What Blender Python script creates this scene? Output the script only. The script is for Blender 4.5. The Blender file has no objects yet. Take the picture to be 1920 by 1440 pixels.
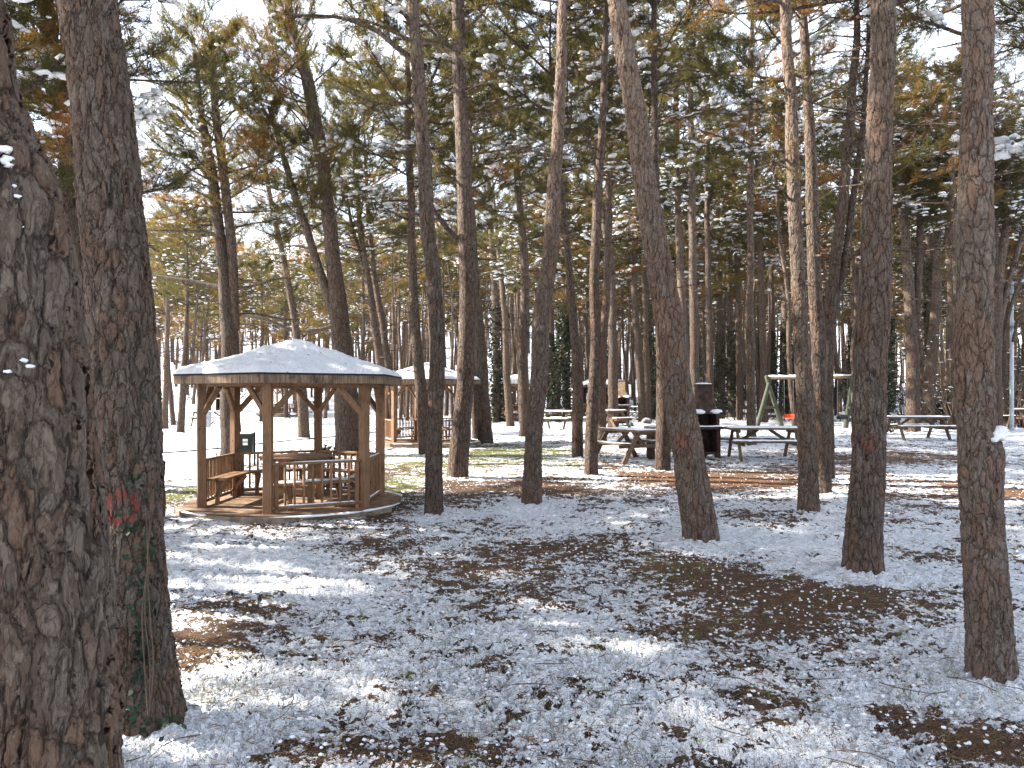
import bpy, math, random
import numpy as np
from mathutils import Vector, Quaternion, Matrix

random.seed(7)
rng = np.random.default_rng(11)
S = bpy.context.scene
COL = S.collection
PI = math.pi

# ------------------------------------------------------------------ camera, sky, sun, exposure
F, CX, HY, CH = 1450.0, 960.0, 745.0, 1.85      # focal length in px of the 1920x1440 photo, horizon row, eye height
cam_d = bpy.data.cameras.new("camera"); cam = bpy.data.objects.new("camera", cam_d); COL.objects.link(cam)
cam.location = (0, 0, CH); cam.rotation_euler = (math.radians(90), 0, 0)
cam_d.sensor_width = 36.0; cam_d.lens = F / 1920 * 36.0; cam_d.shift_y = (HY - 720) / 1920
cam_d.clip_start = 0.05; cam_d.clip_end = 2000
S.camera = cam
SUN_EL, SUN_AZ = math.radians(33), math.radians(-79)      # azimuth from +Y towards +X
w = bpy.data.worlds.new("World"); S.world = w; w.use_nodes = True
nt = w.node_tree; bg = nt.nodes["Background"]
sky = nt.nodes.new("ShaderNodeTexSky"); sky.sky_type = 'NISHITA'; sky.sun_disc = False
sky.sun_elevation = SUN_EL; sky.sun_rotation = SUN_AZ; sky.air_density = 1.0; sky.dust_density = 3.0; sky.ozone_density = 1.0
tc = nt.nodes.new("ShaderNodeTexCoord"); cn = nt.nodes.new("ShaderNodeTexNoise"); cn.inputs['Scale'].default_value = 2.2; cn.inputs['Detail'].default_value = 5
cr_ = nt.nodes.new("ShaderNodeMapRange"); cr_.inputs[1].default_value = .30; cr_.inputs[2].default_value = .60; cr_.inputs[3].default_value = .45; cr_.inputs[4].default_value = .9
cm = nt.nodes.new("ShaderNodeMix"); cm.data_type = 'RGBA'; cm.inputs[7].default_value = (4.5, 5.0, 5.9, 1)     # thin bright cloud
nt.links.new(tc.outputs['Generated'], cn.inputs['Vector']); nt.links.new(cn.outputs['Fac'], cr_.inputs[0]); nt.links.new(cr_.outputs[0], cm.inputs[0])
nt.links.new(sky.outputs[0], cm.inputs[6]); nt.links.new(cm.outputs[2], bg.inputs[0]); bg.inputs[1].default_value = 0.105
sd = bpy.data.lights.new("sun", 'SUN'); sun = bpy.data.objects.new("sun", sd); COL.objects.link(sun)
sd.energy = 5.0; sd.angle = math.radians(0.5); sd.color = (1.0, 0.92, 0.80)
sdir = Vector((math.sin(SUN_AZ) * math.cos(SUN_EL), math.cos(SUN_AZ) * math.cos(SUN_EL), math.sin(SUN_EL)))
sun.rotation_euler = sdir.to_track_quat('Z', 'Y').to_euler()
sun.location = (-20, 10, 30)
S.view_settings.view_transform = 'Standard'; S.view_settings.look = 'None'
S.view_settings.gamma = 1.0; S.view_settings.use_curve_mapping = False
S.view_settings.exposure = 2.22
S.cycles.max_bounces = 5; S.cycles.diffuse_bounces = 3; S.cycles.glossy_bounces = 2
S.cycles.transmission_bounces = 3; S.cycles.use_denoising = True

# ------------------------------------------------------------------ numeric helpers
def hash3(i, j, k, s):
    h = (i.astype(np.int64) * 374761393 + j.astype(np.int64) * 668265263 + k.astype(np.int64) * 2147483647 + s * 1274126177) & 0xffffffff
    h = ((h ^ (h >> 13)) * 1274126177) & 0xffffffff
    h = (h ^ (h >> 16)) & 0xffffffff
    return h / 4294967295.0
def vnoise(p, s=0):
    p = np.asarray(p, dtype=np.float64); i = np.floor(p); f = p - i; f = f * f * (3 - 2 * f); i = i.astype(np.int64)
    out = 0
    for a in (0, 1):
        for b in (0, 1):
            for c in (0, 1):
                wgt = (f[..., 0] if a else 1 - f[..., 0]) * (f[..., 1] if b else 1 - f[..., 1]) * (f[..., 2] if c else 1 - f[..., 2])
                out = out + wgt * hash3(i[..., 0] + a, i[..., 1] + b, i[..., 2] + c, s)
    return out * 2 - 1
def sstep(a, b, x):
    t = np.clip((np.asarray(x, dtype=float) - a) / (b - a), 0, 1); return t * t * (3 - 2 * t)
def gz(x, y):
    x = np.asarray(x, dtype=float); y = np.asarray(y, dtype=float)
    yy = np.maximum(y, 1.0)
    z = np.clip(y - 7, 0, 26) * (0.012 + 0.008 * sstep(-4, 6, x))
    rat = x / yy
    m = 0.45 + 0.55 * (1 - sstep(-0.10, 0.25, rat))
    t = np.clip((y - 58) / 100, 0, 1.9)
    z = z + m * 22 * t ** 1.4
    z = z + 0.05 * vnoise(np.stack([x * .25, y * .25, 0 * x], -1), 3) * sstep(2, 9, np.hypot(x, y)) + 0.015 * vnoise(np.stack([x * .9, y * .9, 0 * x], -1), 4)
    return z
def g1(x, y): return float(gz(x, y))
def depth_of(px, py):
    d = CH * F / (py - HY)
    for _ in range(40):
        d = 0.5 * d + 0.5 * (CH - g1((px - CX) / F * d, d)) * F / (py - HY)
    return d
def P(px, py, d): return Vector(((px - CX) / F * d, d, CH + (HY - py) / F * d))
def on_ground(px, py):
    d = depth_of(px, py); x = (px - CX) / F * d
    return x, d, g1(x, d)

# ------------------------------------------------------------------ object helpers
def mesh_np(name, V, quads=None, tris=None, smooth=True, attrs=None):
    me = bpy.data.meshes.new(name)
    V = np.asarray(V, dtype=np.float32).reshape(-1, 3)
    q = np.asarray(quads, dtype=np.int32).reshape(-1, 4) if quads is not None and len(quads) else np.zeros((0, 4), np.int32)
    t = np.asarray(tris, dtype=np.int32).reshape(-1, 3) if tris is not None and len(tris) else np.zeros((0, 3), np.int32)
    me.vertices.add(len(V)); me.vertices.foreach_set("co", V.ravel())
    loops = np.concatenate([q.ravel(), t.ravel()])
    me.loops.add(len(loops)); me.loops.foreach_set("vertex_index", loops)
    tot = np.concatenate([np.full(len(q), 4, np.int32), np.full(len(t), 3, np.int32)])
    st = np.concatenate([[0], np.cumsum(tot)[:-1]]).astype(np.int32)
    me.polygons.add(len(tot)); me.polygons.foreach_set("loop_start", st); me.polygons.foreach_set("loop_total", tot)
    me.polygons.foreach_set("use_smooth", np.full(len(tot), smooth, dtype=bool))
    for k, v in (attrs or {}).items():
        a = me.attributes.new(k, 'FLOAT', 'POINT'); a.data.foreach_set("value", np.asarray(v, dtype=np.float32))
    me.update(calc_edges=True)
    return me
def mesh_py(name, V, Fc, smooth=False):
    me = bpy.data.meshes.new(name); me.from_pydata([tuple(v) for v in V], [], Fc)
    if smooth:
        me.polygons.foreach_set("use_smooth", [True] * len(me.polygons))
    me.update(); return me
def link(name, me, mat=None, parent=None, loc=None, **kw):
    o = bpy.data.objects.new(name, me); COL.objects.link(o)
    if mat is not None and me is not None and len(me.materials) == 0: me.materials.append(mat)
    if parent is not None: o.parent = parent
    if loc is not None: o.location = loc
    for k, v in kw.items(): o[k] = v
    return o
def thing(name, label, cat, loc, rz=0, group=None):
    o = bpy.data.objects.new(name, None); COL.objects.link(o); o.empty_display_size = 0.2
    o.location = loc; o.rotation_euler = (0, 0, rz); o['label'] = label; o['category'] = cat
    if group: o['group'] = group
    return o
def tag(o, label, cat, group=None):
    o['label'] = label; o['category'] = cat
    if group: o['group'] = group
    return o
def children(o): return list(o.children)
def copy_tree(o, parent=None):
    c = o.copy(); COL.objects.link(c); c.parent = parent
    for ch in KIDS.get(o, []):
        k = copy_tree(ch, c); KIDS.setdefault(c, []).append(k)
    return c
KIDS = {}
def collect(o):
    for x in o.children:
        KIDS.setdefault(o, []).append(x); collect(x)
def frame(p0, p1, up=Vector((0, 0, 1))):
    d = (Vector(p1) - Vector(p0)); L = d.length; d.normalize()
    s = d.cross(up)
    if s.length < 1e-4: s = d.cross(Vector((0, 1, 0)))
    s.normalize(); u = s.cross(d); return d, s, u, L
def beam_geo(p0, p1, w_, h_, up=Vector((0, 0, 1)), ch=0.006):
    d, s, u, L = frame(p0, p1, up); a, b = w_ / 2, h_ / 2; c = min(ch, a * .4, b * .4)
    prof = [(-a + c, -b), (a - c, -b), (a, -b + c), (a, b - c), (a - c, b), (-a + c, b), (-a, b - c), (-a, -b + c)]
    V = [Vector(p) + s * x + u * y for p in (p0, p1) for x, y in prof]
    Fc = [[i, (i + 1) % 8, 8 + (i + 1) % 8, 8 + i] for i in range(8)] + [list(range(7, -1, -1)), list(range(8, 16))]
    return V, Fc
def beam(name, p0, p1, w_, h_, mat, parent, up=Vector((0, 0, 1)), ch=0.006, **kw):
    V, Fc = beam_geo(p0, p1, w_, h_, up, ch)
    return link(name, mesh_py(name, V, Fc), mat, parent, **kw)
def merge(parts):
    V, Fc = [], []
    for v, f in parts:
        n = len(V); V += list(v); Fc += [[i + n for i in x] for x in f]
    return V, Fc
def catmull(pts, n):
    pts = np.asarray(pts, dtype=float); m = len(pts)
    ext = np.vstack([2 * pts[0] - pts[1], pts, 2 * pts[-1] - pts[-2]])
    seg = np.linalg.norm(np.diff(pts[:, :3], axis=0), axis=1); cum = np.concatenate([[0], np.cumsum(seg)])
    s = np.linspace(0, cum[-1], n) if np.isscalar(n) else np.asarray(n) * cum[-1]
    k = np.clip(np.searchsorted(cum, s, side='right') - 1, 0, m - 2)
    t = ((s - cum[k]) / np.maximum(seg[k], 1e-9))[:, None]
    p0, p1, p2, p3 = ext[k], ext[k + 1], ext[k + 2], ext[k + 3]
    return 0.5 * ((2 * p1) + (-p0 + p2) * t + (2 * p0 - 5 * p1 + 4 * p2 - p3) * t ** 2 + (-p0 + 3 * p1 - 3 * p2 + p3) * t ** 3)
def tube_np(path, rad, ns, rfun=None, cap=True):
    """path (n,3), rad (n): ring by ring tube with a closed tip"""
    path = np.asarray(path, float); rad = np.asarray(rad, float); n = len(path)
    T = np.gradient(path, axis=0); T /= np.linalg.norm(T, axis=1)[:, None] + 1e-12
    ref = np.array([1.0, 0, 0]) if abs(T[0, 0]) < .8 else np.array([0, 1.0, 0])
    A = ref - (T @ ref)[:, None] * T; A /= np.linalg.norm(A, axis=1)[:, None]
    B = np.cross(T, A)
    th = np.linspace(0, 2 * PI, ns, endpoint=False)
    dirs = A[:, None, :] * np.cos(th)[None, :, None] + B[:, None, :] * np.sin(th)[None, :, None]
    R = np.repeat(rad[:, None], ns, 1)
    V = path[:, None, :] + dirs * R[..., None]
    if rfun is not None:
        R = R * rfun(V, th, R); V = path[:, None, :] + dirs * R[..., None]
    i = np.arange(n - 1)[:, None] * ns; j = np.arange(ns)[None, :]; j2 = (j + 1) % ns
    Q = np.stack([i + j, i + j2, i + ns + j2, i + ns + j], -1).reshape(-1, 4)
    V = V.reshape(-1, 3); Tr = np.zeros((0, 3), int)
    if cap:
        V = np.vstack([V, path[-1] + T[-1] * rad[-1] * .6]); b = (n - 1) * ns; jj = np.arange(ns)
        Tr = np.stack([b + jj, b + (jj + 1) % ns, np.full(ns, len(V) - 1)], -1)
    return V, Q, Tr
class Geo:
    def __init__(s): s.V, s.Q, s.T, s.A, s.n = [], [], [], [], 0
    def add(s, V, Q=None, T=None, a=None):
        V = np.asarray(V).reshape(-1, 3)
        if Q is not None and len(Q): s.Q.append(np.asarray(Q) + s.n)
        if T is not None and len(T): s.T.append(np.asarray(T) + s.n)
        s.A.append(np.broadcast_to(np.asarray(0.0 if a is None else a, dtype=float), (len(V),))); s.V.append(V); s.n += len(V)
    def tube(s, path, rad, ns=5, a=None): s.add(*tube_np(path, rad, ns), a=a)
    def mesh(s, name, smooth=True, attr=None):
        return mesh_np(name, np.vstack(s.V), np.vstack(s.Q) if s.Q else None, np.vstack(s.T) if s.T else None, smooth,
                       {attr: np.concatenate(s.A)} if attr else None)
_t = (1 + 5 ** .5) / 2
ICO_V = np.array([(-1, _t, 0), (1, _t, 0), (-1, -_t, 0), (1, -_t, 0), (0, -1, _t), (0, 1, _t), (0, -1, -_t), (0, 1, -_t), (_t, 0, -1), (_t, 0, 1), (-_t, 0, -1), (-_t, 0, 1)], float)
ICO_V /= np.linalg.norm(ICO_V[0])
ICO_F = np.array([(0, 11, 5), (0, 5, 1), (0, 1, 7), (0, 7, 10), (0, 10, 11), (1, 5, 9), (5, 11, 4), (11, 10, 2), (10, 7, 6), (7, 1, 8), (3, 9, 4), (3, 4, 2), (3, 2, 6), (3, 6, 8), (3, 8, 9), (4, 9, 5), (2, 4, 11), (6, 2, 10), (8, 6, 7), (9, 8, 1)])
def subdiv(V, Fc):
    V = [tuple(v) for v in V]; cache = {}; out = []
    def mid(a, b):
        k = (min(a, b), max(a, b))
        if k not in cache:
            m = (np.array(V[a]) + np.array(V[b])) / 2; m /= np.linalg.norm(m); cache[k] = len(V); V.append(tuple(m))
        return cache[k]
    for a, b, c in Fc:
        x, y, z = mid(a, b), mid(b, c), mid(c, a); out += [(a, x, z), (b, y, x), (c, z, y), (x, y, z)]
    return np.array(V), np.array(out)
ICO1_V, ICO1_F = subdiv(ICO_V, ICO_F)
def blobs(centres, sizes, rough=.25, hi=True, seed=0, rot=True):
    """many lumps (flattened, uneven) in one vertex array. sizes (n,3)"""
    BV, BF = (ICO1_V, ICO1_F) if hi else (ICO_V, ICO_F)
    r = np.random.default_rng(seed); n = len(centres); C = np.asarray(centres, float); Z = np.asarray(sizes, float)
    th = r.uniform(0, 2 * PI, n) if rot else np.zeros(n); c, s_ = np.cos(th), np.sin(th)
    L = BV[None] * (1 + rough * r.uniform(-1, 1, (n, len(BV), 1))) * Z[:, None, :]
    X = L[..., 0] * c[:, None] - L[..., 1] * s_[:, None]; Y = L[..., 0] * s_[:, None] + L[..., 1] * c[:, None]
    V = np.stack([X, Y, L[..., 2]], -1) + C[:, None, :]
    T = BF[None] + (np.arange(n) * len(BV))[:, None, None]
    return V.reshape(-1, 3), T.reshape(-1, 3)

# ------------------------------------------------------------------ materials
class MB:
    """tiny node helper"""
    def __init__(s, name, rough=.9):
        s.m = bpy.data.materials.new(name); s.m.use_nodes = True; s.t = s.m.node_tree
        s.b = s.t.nodes["Principled BSDF"]; s.b.inputs["Roughness"].default_value = rough
        s.b.inputs["Specular IOR Level"].default_value = 0.25; s.out = s.t.nodes["Material Output"]
    def n(s, typ, **kw):
        x = s.t.nodes.new(typ)
        for k, v in kw.items(): setattr(x, k, v)
        return x
    def set(s, sock, v):
        if hasattr(v, 'is_output') or isinstance(v, bpy.types.NodeSocket): s.t.links.new(v, sock)
        elif isinstance(v, (tuple, list)) and len(v) == 3 and sock.type == 'RGBA': sock.default_value = (*v, 1)
        else: sock.default_value = v
    def math(s, op, a, b=None, c=None, clamp=False):
        x = s.n("ShaderNodeMath", operation=op, use_clamp=clamp); s.set(x.inputs[0], a)
        if b is not None: s.set(x.inputs[1], b)
        if c is not None: s.set(x.inputs[2], c)
        return x.outputs[0]
    def vmath(s, op, a, b=None):
        x = s.n("ShaderNodeVectorMath", operation=op); s.set(x.inputs[0], a)
        if b is not None: s.set(x.inputs[3 if op == 'SCALE' else 1], b)
        return x.outputs['Value'] if op in ('LENGTH', 'DISTANCE') else x.outputs[0]
    def coord(s, kind="Object"): return s.n("ShaderNodeTexCoord").outputs[kind]
    def map(s, v, sc=(1, 1, 1), loc=(0, 0, 0)):
        x = s.n("ShaderNodeMapping"); s.set(x.inputs[0], v); x.inputs['Scale'].default_value = sc; x.inputs['Location'].default_value = loc; return x.outputs[0]
    def noise(s, v, scale, detail=3, rough=.5, dist=0, col=False):
        x = s.n("ShaderNodeTexNoise"); s.set(x.inputs['Vector'], v); x.inputs['Scale'].default_value = scale
        x.inputs['Detail'].default_value = detail; x.inputs['Roughness'].default_value = rough; x.inputs['Distortion'].default_value = dist
        return x.outputs['Color' if col else 'Fac']
    def voro(s, v, scale, feature='F1', out='Distance', rnd=1):
        x = s.n("ShaderNodeTexVoronoi", feature=feature); s.set(x.inputs['Vector'], v); x.inputs['Scale'].default_value = scale
        x.inputs['Randomness'].default_value = rnd; return x.outputs[out]
    def mr(s, v, a, b, c=0, d=1, smooth=True):
        x = s.n("ShaderNodeMapRange", interpolation_type='SMOOTHSTEP' if smooth else 'LINEAR'); s.set(x.inputs[0], v)
        for i, q in enumerate((a, b, c, d)): s.set(x.inputs[i + 1], q)
        return x.outputs[0]
    def mix(s, f, a, b, mode='MIX'):
        x = s.n("ShaderNodeMix", data_type='RGBA', blend_type=mode); s.set(x.inputs[0], f); s.set(x.inputs[6], a); s.set(x.inputs[7], b); return x.outputs[2]
    def attr(s, name, out='Fac'): x = s.n("ShaderNodeAttribute"); x.attribute_name = name; return x.outputs[out]
    def rand(s): return s.n("ShaderNodeObjectInfo").outputs['Random']
    def sep(s, v): x = s.n("ShaderNodeSeparateXYZ"); s.set(x.inputs[0], v); return x.outputs
    def bump(s, h, dist, strength=1):
        x = s.n("ShaderNodeBump"); s.set(x.inputs['Height'], h); x.inputs['Distance'].default_value = dist; x.inputs['Strength'].default_value = strength
        s.t.links.new(x.outputs[0], s.b.inputs['Normal'])
    def disp(s, h, scale, mid=0.0):
        x = s.n("ShaderNodeDisplacement"); s.set(x.inputs['Height'], h); x.inputs['Scale'].default_value = scale; x.inputs['Midlevel'].default_value = mid
        s.t.links.new(x.outputs[0], s.out.inputs['Displacement']); s.m.displacement_method = 'BOTH'
    def col(s, c): s.set(s.b.inputs['Base Color'], c)

SNOWC = (0.83, 0.85, 0.89)
def snow_mat():
    m = MB("snow", .75); c = m.coord()
    n1 = m.noise(c, 18, 5, .6); n2 = m.noise(c, 90, 3, .6)
    m.col(m.mix(m.mr(n1, .3, .7), (0.78, 0.80, 0.84), SNOWC))
    m.bump(m.math('ADD', n1, m.math('MULTIPLY', n2, .4)), .02, .7); return m.m
def snow_specks():
    m = MB("snow_with_debris", .75); c = m.coord()
    n1 = m.noise(c, 14, 5, .6); n2 = m.noise(c, 60, 3, .6)
    base = m.mix(m.mr(n1, .3, .7), (0.76, 0.78, 0.82), SNOWC)
    v = m.voro(c, 5.5); v2 = m.voro(c, 12.0)
    k = m.math('MAXIMUM', m.mr(v, .15, .08), m.math('MULTIPLY', m.mr(v2, .16, .09), m.mr(n1, .5, .56)))
    k = m.math('MULTIPLY', k, m.mr(n2, .40, .50))
    m.col(m.mix(k, base, (0.06, 0.04, 0.03)))
    m.bump(m.math('ADD', n1, m.math('MULTIPLY', n2, .5)), .05, 1.0); return m.m
def bark_mat(name, near=False, disp=.013, dark=1.0, paint=None, cell=16.0, dens_z=.36):
    m = MB(name, .92); r = m.rand()
    c0 = m.coord(); off = m.n("ShaderNodeCombineXYZ"); m.set(off.inputs[2], m.math('MULTIPLY', r, 37.0)); m.set(off.inputs[0], m.math('MULTIPLY', r, 11.0))
    c = m.vmath('ADD', c0, off.outputs[0])
    cz = m.map(c, (1, 1, dens_z))
    d = m.noise(cz, 7, 4, .6, col=True)
    cz = m.vmath('ADD', cz, m.vmath('SCALE', m.vmath('SUBTRACT', d, (.5, .5, .5)), .18))
    e1 = m.voro(cz, cell, 'DISTANCE_TO_EDGE'); cc = m.voro(cz, cell, 'F1', 'Color')
    e2 = m.voro(cz, cell * 2.6, 'DISTANCE_TO_EDGE'); cc2 = m.voro(cz, cell * 2.6, 'F1', 'Color')
    fine = m.noise(m.map(c, (1, 1, .45)), 70, 5, .7); mid = m.noise(m.map(c, (1, 1, .4)), 8, 5, .6); big = m.noise(m.map(c, (1, 1, .6)), 2.0, 4, .55)
    fur = m.noise(m.map(c, (1, 1, .16)), 26, 4, .6, .6)                   # long vertical furrows
    width = m.math('ADD', .05, m.math('MULTIPLY', mid, .22))
    crack = m.mr(e1, 0.0, width); crack2 = m.mr(e2, 0.0, .15)
    lay = m.sep(cc)[0]; lay2 = m.sep(cc2)[0]
    h = m.math('ADD', m.math('MULTIPLY', crack, m.math('ADD', .55, m.math('MULTIPLY', lay, .6))), m.math('MULTIPLY', crack2, m.math('MULTIPLY', lay2, .40)))
    h = m.math('ADD', h, m.math('MULTIPLY', fine, .30)); h = m.math('ADD', h, m.math('MULTIPLY', mid, .45)); h = m.math('ADD', h, m.math('MULTIPLY', m.mr(fur, .32, .52), .55))
    z = m.sep(c0)[2]
    A = m.mix(m.mr(m.math('ADD', m.math('MULTIPLY', lay2, .5), m.math('MULTIPLY', mid, .7)), .3, .9), (0.140, 0.102, 0.078), (0.275, 0.218, 0.175))
    B = m.mix(m.math('MULTIPLY', m.mr(m.math('ADD', m.math('MULTIPLY', lay, .35), m.math('MULTIPLY', big, .9)), .52, .78), .75), A, (0.245, 0.138, 0.088))
    B = m.mix(m.math('MULTIPLY', m.mr(fine, .52, .72), .55), B, (0.320, 0.285, 0.255))    # grey weathered flakes
    up = m.math('MULTIPLY', m.mr(z, 2.5, 8.0), .60)
    B = m.mix(up, B, (0.42, 0.315, 0.245))                            # thin flaky pale bark higher up
    B = m.mix(m.mr(fine, .50, .28, 0, .65), B, (0.060, 0.044, 0.035))
    B = m.mix(m.mr(fur, .44, .32, 0, .85), B, (0.034, 0.024, 0.018))
    B = m.mix(m.math('MULTIPLY', m.mr(e1, m.math('MULTIPLY', width, .60), .0, 0, .85), m.mr(fine, .35, .6, .45, 1)), B, (0.026, 0.019, 0.015))
    B = m.mix(m.mr(e2, .06, .0, 0, .40), B, (0.045, 0.033, 0.026))
    hs = m.n("ShaderNodeHueSaturation"); m.set(hs.inputs['Value'], m.math('MULTIPLY', m.math('ADD', .47, m.math('MULTIPLY', r, .24)), dark)); m.set(hs.inputs['Color'], B); B = hs.outputs[0]
    for q in (paint or []):
        x, y, zz, rr, wd, kind = q
        dist = m.vmath('DISTANCE', c0, (x, y, zz))
        edge = m.math('ADD', dist, m.math('MULTIPLY', m.math('SUBTRACT', mid, .5), .03))
        if kind == 'ring': k = m.mr(m.math('ABSOLUTE', m.math('SUBTRACT', edge, rr)), wd, wd * .4)
        else: k = m.mr(edge, rr, rr * .45)
        k = m.math('MULTIPLY', k, m.mr(m.math('MULTIPLY', fine, crack), .22, .5)); k = m.math('MULTIPLY', k, .45 if kind == 'ring' else .24)
        B = m.mix(k, B, (0.33, 0.030, 0.026) if kind == 'ring' else (0.30, 0.05, 0.035))
    m.col(B)
    if near: m.disp(h, disp, 1.75)
    else: m.bump(h, .03, 1.0)
    return m.m
def wood_mat(name, a, b, rough=.8, dirt=.3, scale=1, grain=(14, 14, 14), knots=True):
    m = MB(name, rough); r = m.rand(); c = m.coord("Generated"); co = m.coord()
    off = m.n("ShaderNodeCombineXYZ"); m.set(off.inputs[0], m.math('MULTIPLY', r, 23.0))
    c2 = m.vmath('ADD', co, off.outputs[0])
    g = m.noise(m.map(c2, grain), 1.6, 5, .65, 1.2)
    g2 = m.noise(c2, 4, 3, .5)
    B = m.mix(m.mr(g, .3, .7), a, b)
    B = m.mix(m.math('MULTIPLY', m.mr(g2, .5, .75), dirt), B, tuple(x * .35 for x in a))
    kv = m.voro(m.map(c2, (1, 1, .6)), 5.5); B = m.mix(m.mr(kv, .11, .05, 0, .7), B, tuple(x * .3 for x in a))
    B = m.mix(m.math('MULTIPLY', m.mr(m.noise(m.map(c2, grain), 5, 3, .6), .5, .68), .45), B, (0.27, 0.225, 0.175))
    hs = m.n("ShaderNodeHueSaturation"); m.set(hs.inputs['Value'], m.math('ADD', .8, m.math('MULTIPLY', r, .4))); m.set(hs.inputs['Color'], B)
    m.col(hs.outputs[0]); m.bump(g, .004, .6); return m.m
def needle_mat(name, cols):
    m = MB(name, .6); t = m.attr("tint"); r = m.rand()
    x = m.n("ShaderNodeValToRGB"); cr = x.color_ramp
    cr.elements[0].position = 0; cr.elements[0].color = (*cols[0], 1); cr.elements[1].position = 1; cr.elements[1].color = (*cols[-1], 1)
    for i, c in enumerate(cols[1:-1]): e = cr.elements.new((i + 1) / (len(cols) - 1)); e.color = (*c, 1)
    f = m.math('ADD', t, m.math('MULTIPLY', m.math('SUBTRACT', r, .5), .35), clamp=True)
    m.set(x.inputs[0], f); m.col(x.outputs[0])
    tr = m.n("ShaderNodeBsdfTranslucent"); m.set(tr.inputs[0], m.mix(.45, x.outputs[0], (0.42, 0.34, 0.06), 'MIX'))
    mx = m.n("ShaderNodeMixShader"); mx.inputs[0].default_value = .30
    m.t.links.new(m.b.outputs[0], mx.inputs[1]); m.t.links.new(tr.outputs[0], mx.inputs[2]); m.t.links.new(mx.outputs[0], m.out.inputs[0])
    return m.m
def plain(name, c, rough=.7, metal=0, var=.15, nscale=8):
    m = MB(name, rough); n = m.noise(m.coord(), nscale, 4, .6)
    m.col(m.mix(m.mr(n, .3, .7), tuple(x * (1 - var * 1.6) for x in c), tuple(x * (1 + var) for x in c)))
    m.b.inputs['Metallic'].default_value = metal; m.bump(n, .004, .4); return m.m
def ground_mat():
    m = MB("forest_floor", .9); c = m.coord()
    cover = m.attr("cover"); green = m.attr("green"); relief = m.attr("relief"); orange = m.attr("orange")
    wv = m.vmath('SCALE', m.vmath('SUBTRACT', m.noise(c, 2.2, 2, .5, col=True), (.5, .5, .5)), .35)
    cw = m.vmath('ADD', c, wv)
    n0 = m.noise(cw, .75, 4, .55); n1 = m.noise(cw, 3.6, 5, .62); n2 = m.noise(c, 11, 4, .6); n3 = m.noise(c, 38, 4, .65); n4 = m.noise(c, 120, 3, .6)
    s = m.math('ADD', cover, m.math('MULTIPLY', m.math('SUBTRACT', n0, .5), 1.0))
    s = m.math('ADD', s, m.math('MULTIPLY', m.math('SUBTRACT', n1, .5), 1.25))
    s = m.math('ADD', s, m.math('MULTIPLY', m.math('SUBTRACT', n2, .5), 1.35))
    s = m.math('ADD', s, m.math('MULTIPLY', m.math('SUBTRACT', n3, .5), .85))
    s = m.math('ADD', s, m.math('MULTIPLY', m.math('SUBTRACT', n4, .5), .3))
    k = m.mr(s, .47, .53); thick = m.mr(s, .44, 1.0)
    # litter
    st = m.noise(m.map(c, (60, 9, 1)), 1, 3, .6, 2.0); st2 = m.noise(m.map(c, (9, 60, 1)), 1, 3, .6, 2.0)
    g = m.math('MAXIMUM', m.mr(st, .5, .7), m.mr(st2, .5, .7))
    L = m.mix(g, (0.022, 0.015, 0.011), (0.125, 0.060, 0.032))
    L = m.mix(m.mr(n3, .45, .7), L, (0.085, 0.045, 0.025))
    L = m.mix(m.math('MULTIPLY', orange, m.mr(n2, .35, .65)), L, (0.26, 0.115, 0.045))
    gm = m.math('MULTIPLY', m.mr(m.math('ADD', green, m.math('MULTIPLY', m.math('SUBTRACT', n1, .5), .9)), .38, .6), .9)
    L = m.mix(gm, L, m.mix(n3, (0.05, 0.075, 0.012), (0.16, 0.20, 0.03)))
    L = m.mix(m.mr(n4, .54, .62, 0, .8), L, (0.27, 0.17, 0.105)); L = m.mix(m.mr(n4, .49, .40, 0, .9), L, (0.018, 0.013, 0.010))
    SN = m.mix(m.mr(n3, .35, .7), (0.76, 0.785, 0.83), SNOWC)
    SN = m.mix(m.mr(m.math('ADD', n4, m.math('MULTIPLY', n2, .3)), .70, .80, 0, .55), SN, (0.12, 0.08, 0.06))   # bits of litter lying in the snow
    m.col(m.mix(k, L, SN))
    lump = m.math('ADD', m.math('MULTIPLY', n2, .55), m.math('MULTIPLY', n3, .45))
    h = m.math('ADD', m.math('MULTIPLY', k, .022), m.math('MULTIPLY', thick, m.math('MULTIPLY', m.mr(lump, .34, .64), .065)))
    h = m.math('ADD', h, m.math('MULTIPLY', m.math('SUBTRACT', 1.0, k), m.math('MULTIPLY', n4, .030)))
    h = m.math('ADD', h, m.math('MULTIPLY', n4, .004))
    h = m.math('MULTIPLY', h, relief)
    m.disp(h, 1.0, 0.0); return m.m

M = {}
M['snow'] = snow_mat(); M['snow_debris'] = snow_specks()
M['bark'] = bark_mat("pine_bark"); M['bark_near'] = bark_mat("pine_bark_relief", True, .013)
M['bark_pale'] = bark_mat("pale_bark", dark=1.2)
M['needles'] = needle_mat("pine_needles", [(0.010, 0.016, 0.008), (0.024, 0.031, 0.011), (0.062, 0.062, 0.017), (0.185, 0.088, 0.026), (0.300, 0.100, 0.028)])
M['twig'] = plain("twig_bark", (0.11, 0.075, 0.055), .9)
M['ivy'] = plain("ivy_leaf", (0.016, 0.030, 0.013), .45, var=.5, nscale=5)
M['gazebo'] = wood_mat("stained_wood", (0.13, 0.068, 0.034), (0.27, 0.150, 0.078), .75, .6)
M['gazebo_dark'] = wood_mat("stained_fascia", (0.07, 0.045, 0.030), (0.26, 0.175, 0.11), .75, .9, grain=(16, 16, 1.2))
M['gazebo_post'] = wood_mat("stained_post", (0.14, 0.068, 0.033), (0.27, 0.148, 0.075), .75, .6, grain=(38, 38, 2.2))
M['grey_wood'] = wood_mat("weathered_wood", (0.070, 0.044, 0.028), (0.16, 0.105, 0.066), .85, .4)
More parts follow.
